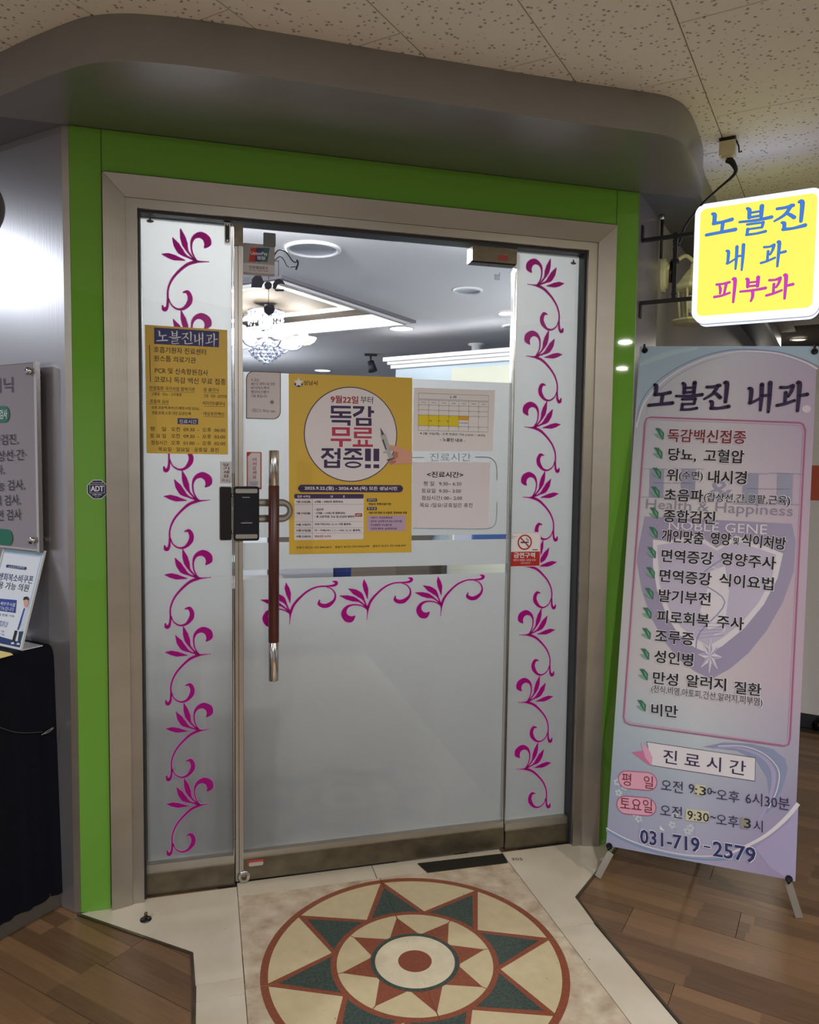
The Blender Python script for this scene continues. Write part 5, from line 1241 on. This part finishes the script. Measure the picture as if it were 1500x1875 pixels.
# office chair caster seen beyond the banner
pcw = hit(1494, 1330, (0, 0, 1), .025); o = empty('chair_caster', loc=(pcw.x + .02, pcw.y, 0)); tag(o, 'black twin-wheel caster on the floor far right beyond the banner', 'caster')
for s_ in (-.014, .014):
    b = MB(); b.lathe([(0, -.008), (.024, -.008), (.025, 0), (.024, .008), (0, .008)], (s_, 0, .026), black_m, 18, M4=Matrix.Rotation(math.pi / 2, 4, 'Y')); b.build('wheel', o)
b = MB(); b.tube([(0, 0, .04), (0, 0, .075)], .008, black_m, 10); b.box(-.02, .02, -.012, .012, .045, .054, black_m); b.build('stem', o)

# ================================================================== CORRIDOR LIGHT FIXTURES
lampw = mat('lamp_disc', (255, 250, 235), .4, emit=(255, 246, 222), es=4)
for k, ((x_, y_), kd, e_) in enumerate(CORRIDOR):
    o = empty('downlight', loc=(x_, y_, CEIL)); tag(o, ['cool round downlight in the ceiling of the left corridor', 'round downlight in the ceiling above the photographer', 'warm round downlight in the ceiling to the right of the entrance', 'warm round downlight in the ceiling further right', 'warm round downlight at the far end of the near corridor', 'small round downlight in the far ceiling above the banner', 'round downlight in the ceiling at far left', 'round downlight in the ceiling far behind the photographer'][k], 'ceiling light', 'corridor downlights')
    b = MB(); b.lathe([(.07, .0), (.07, -.006), (.056, -.01), (.052, -.004)], (0, 0, 0), white_m, 28); b.build('ring', o)
    b = MB(); b.lathe([(.052, -.004), (0, -.004)], (0, 0, 0), lampw, 28); b.build('lens', o)

# ================================================================== INSIDE THE CLINIC
RZ = 2.5
def UV(u_, v_): return Vector(((u_ + v_) * S2, (u_ - v_) * S2, 0))
TU0, TU1, TV0, TV1 = 1.70, 3.15, -2.95, -1.09     # tray in the ceiling
MU = Matrix((Vector((S2, S2, 0)), Vector((S2, -S2, 0)), Vector((0, 0, -1)))).transposed().to_4x4()   # local (u, v, down)
def clipy(pts, y0=.105):
    out = []
    for i, p in enumerate(pts):
        q = pts[(i + 1) % len(pts)]
        if p[1] >= y0: out.append(p)
        if (p[1] >= y0) != (q[1] >= y0): t_ = (y0 - p[1]) / (q[1] - p[1]); out.append((p[0] + (q[0] - p[0]) * t_, y0))
    return out
def cprism(b, u_0, u_1, v_0, v_1, z0, z1, mt):
    pts = clipy([(UV(*q).x, UV(*q).y) for q in ((u_0, v_0), (u_1, v_0), (u_1, v_1), (u_0, v_1))])
    if pts: b.prism(pts, z0, z1, mt)
def cbox(b, u_0, u_1, v_0, v_1, z0, z1, mt):
    vs = [UV(u_, v_) + Zv * z for z in (z0, z1) for (u_, v_) in ((u_0, v_0), (u_1, v_0), (u_1, v_1), (u_0, v_1))]
    b.add(vs, [(0, 1, 2, 3), (7, 6, 5, 4), (0, 4, 5, 1), (1, 5, 6, 2), (2, 6, 7, 3), (3, 7, 4, 0)], mt)
ic = empty('ceiling_1'); tag(ic, kind='structure')
b = MB(); u_a, u_b, v_a, v_b = -.24, 6.8, -6.8, 1.05
cprism(b, u_a, TU0, v_a, v_b, RZ, RZ + .04, ceil_in); cprism(b, TU1, u_b, v_a, v_b, RZ, RZ + .04, ceil_in); cprism(b, TU0, TU1, v_a, TV0, RZ, RZ + .04, ceil_in); cprism(b, TU0, TU1, TV1, v_b, RZ, RZ + .04, ceil_in)
b.build('plaster', ic)
b = MB(); tz = RZ + .12
cbox(b, TU0 - .02, TU1 + .02, TV0 - .02, TV1 + .02, tz, tz + .03, ceil_in)
for a_ in ((TU0 - .02, TU0, TV0, TV1), (TU1, TU1 + .02, TV0, TV1), (TU0, TU1, TV0 - .02, TV0), (TU0, TU1, TV1, TV1 + .02)): cbox(b, *a_, RZ + .04, tz, ceil_in)
b.build('tray', ic)
mold = mat('moulding_white', (232, 232, 230), .5); shad = mat('moulding_grey', (120, 116, 122), .6)
def rect_mould(d0_, d1_, z0, z1, mt, nm):
    b = MB(); U0, U1, V0, V1 = TU0 - d1_, TU1 + d1_, TV0 - d1_, TV1 + d1_; w_ = d1_ - d0_
    cbox(b, U0, U1, V0, V0 + w_, z0, z1, mt); cbox(b, U0, U1, V1 - w_, V1, z0, z1, mt); cbox(b, U0, U0 + w_, V0 + w_, V1 - w_, z0, z1, mt); cbox(b, U1 - w_, U1, V0 + w_, V1 - w_, z0, z1, mt); b.build(nm, ic)
rect_mould(.02, .05, RZ - .02, RZ, shad, 'outer_moulding'); rect_mould(-.012, .02, RZ - .035, RZ, mold, 'rope_moulding'); rect_mould(-.275, -.235, tz - .06, tz, shad, 'inner_moulding'); rect_mould(-.33, -.275, tz - .07, tz, mold, 'inner_rope_moulding')
b = MB()
for k in range(72):
    u_ = TU0 + .01 + k * .02; p = UV(u_, TV1 - .004); b.box(p.x - .005, p.x + .005, p.y - .005, p.y + .005, RZ - .04, RZ - .034, shad)
o = b.build('moulding_bead', ic); tag(o, kind='stuff')
# inner walls: partition on the right, back walls
inw = mat('clinic_wall', (186, 192, 206), .6); added_wains = mat('dark_wainscot', (54, 46, 42), .5)
b = MB(); cprism(b, 6.73, 6.749, -6.8, .99, .0, 1.25, added_wains); cprism(b, -.16, 6.72, .97, .99, 0, 1.25, added_wains); cprism(b, -.1, 6.72, -6.79, -6.77, 0, 1.25, added_wains); tag(b.build('trim_3'), kind='structure')  # dark panelling added to cut bounced light on the lower film
for nm, (ua, ub, va, vb) in (('wall_inner_back', (6.75, 6.8, -6.8, 1.05)), ('wall_inner_left', (-.1, 6.8, -6.85, -6.8))):
    b = MB(); cbox(b, ua, ub, va, vb, 0, RZ, inw); tag(b.build(nm), kind='structure')
b = MB(); cprism(b, -.2, 6.8, 1.0, 1.02, 0, RZ, inw); tag(b.build('wall_inner_right'), kind='structure')
b = MB(); cprism(b, -.19, -.17, -6.8, 0, 0, RZ, inw); tag(b.build('wall_inner_front'), kind='structure')
b = MB(); cprism(b, -.15, 6.8, -6.8, 1.0, -.002, .0, mat('clinic_floor', (52, 45, 40), .5)); tag(b.build('floor_1'), kind='structure')
pa = hit(725, 657, (0, 0, 1), 2.28); pe = hit(948, 639, (0, 0, 1), 2.28); pdn = (pe - pa); pdn.z = 0; pdn.normalize()
Mp = Matrix((pdn, Vector((-pdn.y, pdn.x, 0)), Zv)).transposed().to_4x4(); Mp.translation = (pa.x, pa.y, 0)
wp = empty('wall_partition', Mp); tag(wp, kind='structure')
b = MB(); b.box(0, 1.5, 0, .08, 0, 2.2, mat('partition_paint', (188, 206, 216), .5)); b.build('panel', wp)
b = MB(); b.box(.53, 1.5, -.004, -.0005, 0, 2.17, mat('partition_cream', (210, 212, 190), .5)); b.build('cream_panel', wp)
b = MB(); b.box(-.03, 1.52, -.03, .1, 2.2, 2.23, mold); b.box(-.05, 1.54, -.05, .12, 2.23, 2.255, mold); b.box(-.075, 1.56, -.075, .14, 2.255, 2.285, mold); b.build('cornice', wp)
b = MB(); b.box(.02, .16, -.003, -.0005, 1.9, 2.1, paper); o = b.build('notice_sheet'); o.matrix_world = Mp; tag(o, 'small white notice at the corner of the partition inside the clinic', 'paper sheet')
# ceiling discs
for k, (px, py, r_, lb_) in enumerate(((573, 455, .14, 'large round ceiling vent just inside the glass door'), (857, 531, .09, 'round ceiling light in the middle of the clinic ceiling'), (948, 597, .12, 'round ceiling light seen past the right edge of the door'))):
    h = hit(px, py, (0, 0, 1), RZ); o = empty('ceiling_disc', loc=(h.x, h.y, RZ)); tag(o, lb_, 'ceiling light')
    b = MB(); b.lathe([(r_, 0), (r_, -.008), (r_ * .9, -.014), (r_ * .84, -.006)], (0, 0, 0), white_m, 36); b.build('ring', o)
    b = MB(); b.lathe([(r_ * .84, -.006), (r_ * .8, -.001), (0, -.001)], (0, 0, 0), mat('disc_grey', (176, 182, 190), .4), 36); b.build('plate', o)
lamp2 = mat('lit_disc', (255, 255, 255), .4, emit=(236, 246, 255), es=3)
for px, py, lb_ in ((735, 601, 'small lit downlight beside the ceiling tray corner in the clinic'), (591, 678, 'small lit downlight deep in the clinic above the yellow poster')):
    h = hit(px, py, (0, 0, 1), RZ); o = empty('small_downlight', loc=(h.x, h.y, RZ)); tag(o, lb_, 'ceiling light')
    b = MB(); b.lathe([(.1, 0), (.1, -.006), (.09, -.006)], (0, 0, 0), white_m, 24); b.build('ring', o); b = MB(); b.lathe([(.09, -.005), (0, -.005)], (0, 0, 0), lamp2, 24); b.build('lens', o)
h = hit(873, 630, (0, 0, 1), RZ); o = empty('smoke_detector', loc=(h.x, h.y, RZ)); tag(o, 'white smoke detector on the clinic ceiling above the partition', 'smoke detector')
b = MB(); b.lathe([(.075, 0), (.075, -.01), (.045, -.018), (.045, -.05), (.03, -.06), (0, -.062)], (0, 0, 0), white_m, 24); b.build('body', o)
h = hit(679, 648, (0, 0, 1), RZ); o = empty('spot_lamp', loc=(h.x, h.y, RZ)); tag(o, 'dark spotlight hanging from the clinic ceiling left of the partition', 'spotlight')
b = MB(); b.box(-.06, .06, -.02, .02, -.02, 0, gasket); b.tube([(0, 0, -.01), (0, 0, -.09)], .01, gasket, 8); b.build('mount', o); b = MB(); b.tube([(0, 0, -.07), (.02, -.02, -.17)], [.03, .045], gasket, 14); b.build('head', o)
# chandelier
cp = hit(487, 612, (0, 1, 0), 3.1); ch = empty('chandelier', loc=(cp.x, 3.1, tz)); tag(ch, 'crystal chandelier with glowing bulbs hanging from the ceiling tray', 'chandelier')
crys = mat('crystal', (196, 204, 220), .08, .35, spec=1); crys2 = mat('crystal_grey', (150, 156, 172), .1, .5)
b = MB(); b.lathe([(0, 0), (.06, 0), (.055, -.02), (.01, -.03), (.01, -.1), (.03, -.11)], (0, 0, 0), crys, 20); b.tube([(0, 0, -.08), (0, 0, -.38)], .014, crys, 10); b.build('stem', ch)
b = MB(); b.lathe([(.03, -.09), (.13, -.1), (.135, -.11), (.12, -.12), (.05, -.125), (.05, -.2), (.03, -.24)], (0, 0, 0), crys2, 24); b.build('crown', ch)
bd0 = MB()
def oct_(b, p, r, h_, mt):
    p = Vector(p); b.add([p + Vector((r, 0, 0)), p + Vector((0, r, 0)), p + Vector((-r, 0, 0)), p + Vector((0, -r, 0)), p + Vector((0, 0, h_)), p - Vector((0, 0, h_))], [(0, 1, 4), (1, 2, 4), (2, 3, 4), (3, 0, 4), (1, 0, 5), (2, 1, 5), (3, 2, 5), (0, 3, 5)], mt)
for k in range(20):
    a = 2 * math.pi * k / 20
    for q in range(3): oct_(bd0, (.125 * math.cos(a), .125 * math.sin(a), -.135 - q * .028), .007, .014, crys)
for lvl, (rr_, zz) in enumerate(((.07, -.33), (.1, -.355), (.115, -.385), (.1, -.41), (.075, -.43), (.045, -.45), (.015, -.47))):
    nk = max(5, int(rr_ * 200))
    for k in range(nk): a = 2 * math.pi * (k + lvl * .5) / nk; oct_(bd0, (rr_ * math.cos(a), rr_ * math.sin(a), zz), .012, .016, crys if k % 2 else crys2)
o = bd0.build('crystal_beads', ch); tag(o, kind='stuff')
bulbm = mat('lit_bulb', (255, 252, 240), .3, emit=(255, 250, 238), es=3.2); shade = film_mat('frosted_shade', (240, 236, 232), .6)
for k in range(6):
    a = math.radians(60 * k - 12); dx, dy = math.cos(a), math.sin(a); R_ = .27
    b = MB(); b.tube([(.02 * dx, .02 * dy, -.3), (.12 * dx, .12 * dy, -.36), (.22 * dx, .22 * dy, -.37), (R_ * dx, R_ * dy, -.33)], .008, crys, 8, 4); am = b.build('arm', ch)
    b = MB(); b.lathe([(.02, -.335), (.05, -.33), (.08, -.31), (.095, -.285)], (R_ * dx, R_ * dy, 0), shade, 18); b.build('glass_shade', ch)
    b = MB(); b.lathe([(0, -.34), (.02, -.33), (.036, -.3), (.038, -.275), (.028, -.25), (0, -.24)], (R_ * dx, R_ * dy, 0), bulbm, 16); b.build('bulb', ch)
for k in range(3):
    pd = bpy.data.lights.new('chandelier_light', 'POINT'); pd.energy = 16; pd.shadow_soft_size = .015; pd.color = (1, .98, .96); po = bpy.data.objects.new('chandelier_light', pd); COL.objects.link(po)
    a = math.radians(120 * k + 18); po.location = (cp.x + .27 * math.cos(a), 3.1 + .27 * math.sin(a), tz - .2)
# door chime hanging just inside the glass
cm = mat('dark_cast_iron', (40, 44, 60), .5, .4); CHY = .12
def cpt(px, py): h = hit(px, py, (0, 1, 0), CHY); return Vector((h.x, h.y, h.z))
c0_ = cpt(498, 470); chm = empty('door_chime', loc=c0_); tag(chm, 'dark hanging door chime with small silhouettes, behind the card sticker', 'door chime')
def rel(px, py): return cpt(px, py) - c0_
b = MB(); b.tube([rel(500, 472), rel(510, 458), rel(524, 462), rel(536, 478), rel(543, 480)], .0022, cm, 8, 5); b.tube([rel(500, 480), rel(512, 470), rel(520, 476), rel(527, 488), rel(543, 488)], .0016, cm, 8, 5); b.tube([rel(543, 476), rel(546, 482), rel(542, 494)], .0035, cm, 6, 3); b.box(-.004, .004, -.006, .0, -.05, .02, cm)
b.tube([rel(500, 470) + Vector((0, .0, 0)), rel(500, 470) - Vector((0, CHY - GY - .012, 0))], .004, cm, 8); b.build('scroll_bracket', chm)
b = MB()
for a, c in (((472, 478), (472, 502)), ((492, 478), (492, 512)), ((492, 520), (492, 560)), ((510, 478), (510, 506)), ((471, 478), (511, 478))): b.tube([rel(*a), rel(*c)], .0011, cm, 6)
b.build('string', chm)
def pend(nm, pts, t=.004):
    b = MB(); P_ = [rel(*p) for p in pts]; n_ = len(P_); b.add([p - Y * t for p in P_] + [p + Y * t for p in P_], [tuple(range(n_)), tuple(range(2 * n_ - 1, n_ - 1, -1))] + [(k, (k + 1) % n_, n_ + (k + 1) % n_, n_ + k) for k in range(n_)], cm); b.build(nm, chm)
pend('bell_house', [(460, 526), (461, 512), (466, 506), (472, 504), (479, 506), (481, 513), (484, 517), (481, 521), (480, 527)])
pend('ring_pendant', [(491 + 7 * math.cos(k * math.pi / 6), 523 + 7 * math.sin(k * math.pi / 6)) for k in range(12)])
pend('bird_pendant', [(500, 529), (500, 520), (504, 513), (510, 511), (517, 513), (522, 521), (514, 519), (509, 521), (505, 529)])
pend('tray_pendant', [(503, 530), (520, 530), (520, 533), (505, 533)])
pend('flower_pendant', [(492, 578), (484, 571), (483, 563), (488, 559), (492, 562), (497, 558), (502, 561), (503, 568), (500, 574)])
# reception desk and shelves glimpsed through the clear gaps
Md = Matrix((Vector((S2, -S2, 0)), Vector((S2, S2, 0)), Zv)).transposed().to_4x4(); Md.translation = (.7, 3.4, 0)
rd = empty('reception_desk', Md); tag(rd, 'brown reception desk inside the clinic behind the frosted door', 'desk')
b = MB(); b.box(-.9, .9, 0, .5, 0, 1.0, mat('desk_front', (104, 92, 80), .5)); b.build('body', rd); b = MB(); b.box(-.95, .95, -.05, .55, 1.0, 1.04, mat('dark_top', (60, 66, 70), .3)); b.build('counter_top', rd)
ib = [((860, 988), .2, (228, 230, 234), 'white notice sheet low behind the clear strip of the door'), ((905, 981), .26, (70, 110, 170), 'blue notice board behind the clear strip at the right of the door'), ((560, 1044), .3, (214, 216, 222), 'white leaflet rack behind the lower clear strip of the door'), ((617, 1043), .16, (28, 52, 120), 'dark blue binder behind the lower clear strip of the door'), ((466, 1015), .14, (226, 228, 230), 'white box behind the clear strips beside the wooden handle')]
for (px, py), wd, col_, lb_ in ib:
    h = hit(px, py, (0, 1, 0), 1.56 + (px % 7) * .05); b = MB(); b.box(-wd / 2, wd / 2, 0, .03, -.15, .15, mat('item_%d_%d' % (px, py), col_, .5)); o = b.build('notice_board' if 'board' in lb_ else 'leaflet_rack' if 'rack' in lb_ else 'binder' if 'binder' in lb_ else 'storage_box' if 'box' in lb_ else 'notice_sheet')
    o.location = h; tag(o, lb_, lb_.split(' behind')[0].split()[-1] if 'low' not in lb_ else 'paper sheet')
for k, ((x_, y_), e_) in enumerate(FILM_FILL):  # bases for the added film lights
    o = empty('dome_lamp', loc=(x_, y_, RZ)); tag(o, ['white dome ceiling lamp right above the inside of the clinic door', 'white dome ceiling lamp inside above the left frosted pane', 'white dome ceiling lamp inside above the right frosted pane'][k], 'ceiling light')
    b = MB(); b.lathe([(.09, 0), (.09, -.02), (.08, -.02)], (0, 0, 0), white_m, 24); b.build('base', o)
for k, ((x_, y_), e_) in enumerate(CEILING_FILL):  # cords and caps for the added ceiling-brightening lights
    o = empty('pendant_lamp', loc=(x_, y_, RZ)); tag(o, ['frosted globe pendant lamp on the left side of the clinic', 'frosted globe pendant lamp on the right side of the clinic', 'frosted globe pendant lamp at the back of the clinic'][k], 'pendant lamp')
    b = MB(); b.tube([(0, 0, 0), (0, 0, -.4)], .005, wire_m, 6); b.build('cord', o); b = MB(); b.lathe([(0, -.40), (.04, -.40), (.045, -.43), (0, -.43)], (0, 0, 0), steel_shiny, 16); b.build('cap', o)
SHb = MB(); SHb.box(-.35, 1.3, 1.235, 1.5, .92, .955, mat('shelf_grey', (110, 124, 124), .5)); SHb.box(-.3, -.27, 1.25, 1.48, 0, .92, steel); SHb.box(1.2, 1.23, 1.25, 1.48, 0, .92, steel)
cab = empty('shoe_cabinet', loc=(.0, .34, 0)); tag(cab, 'dark brown shoe cabinet standing inside behind the left frosted pane', 'cabinet')  # unseen, added to block light from the lower left film
dkb = mat('dark_cabinet_wood', (52, 42, 36), .5)
b = MB(); b.box(-.12, .30, 0, .3, .05, .95, dkb); b.build('body', cab); b = MB(); b.box(-.12, .30, 0.02, .28, 0, .05, dkb); b.build('plinth', cab); b = MB(); b.box(-.13, .31, -.01, .31, .95, .975, dkb); b.build('top', cab)
o = SHb.build('side_table'); tag(o, 'grey side table just inside the clinic behind the frosted door', 'table')
bpy.context.view_layer.update()
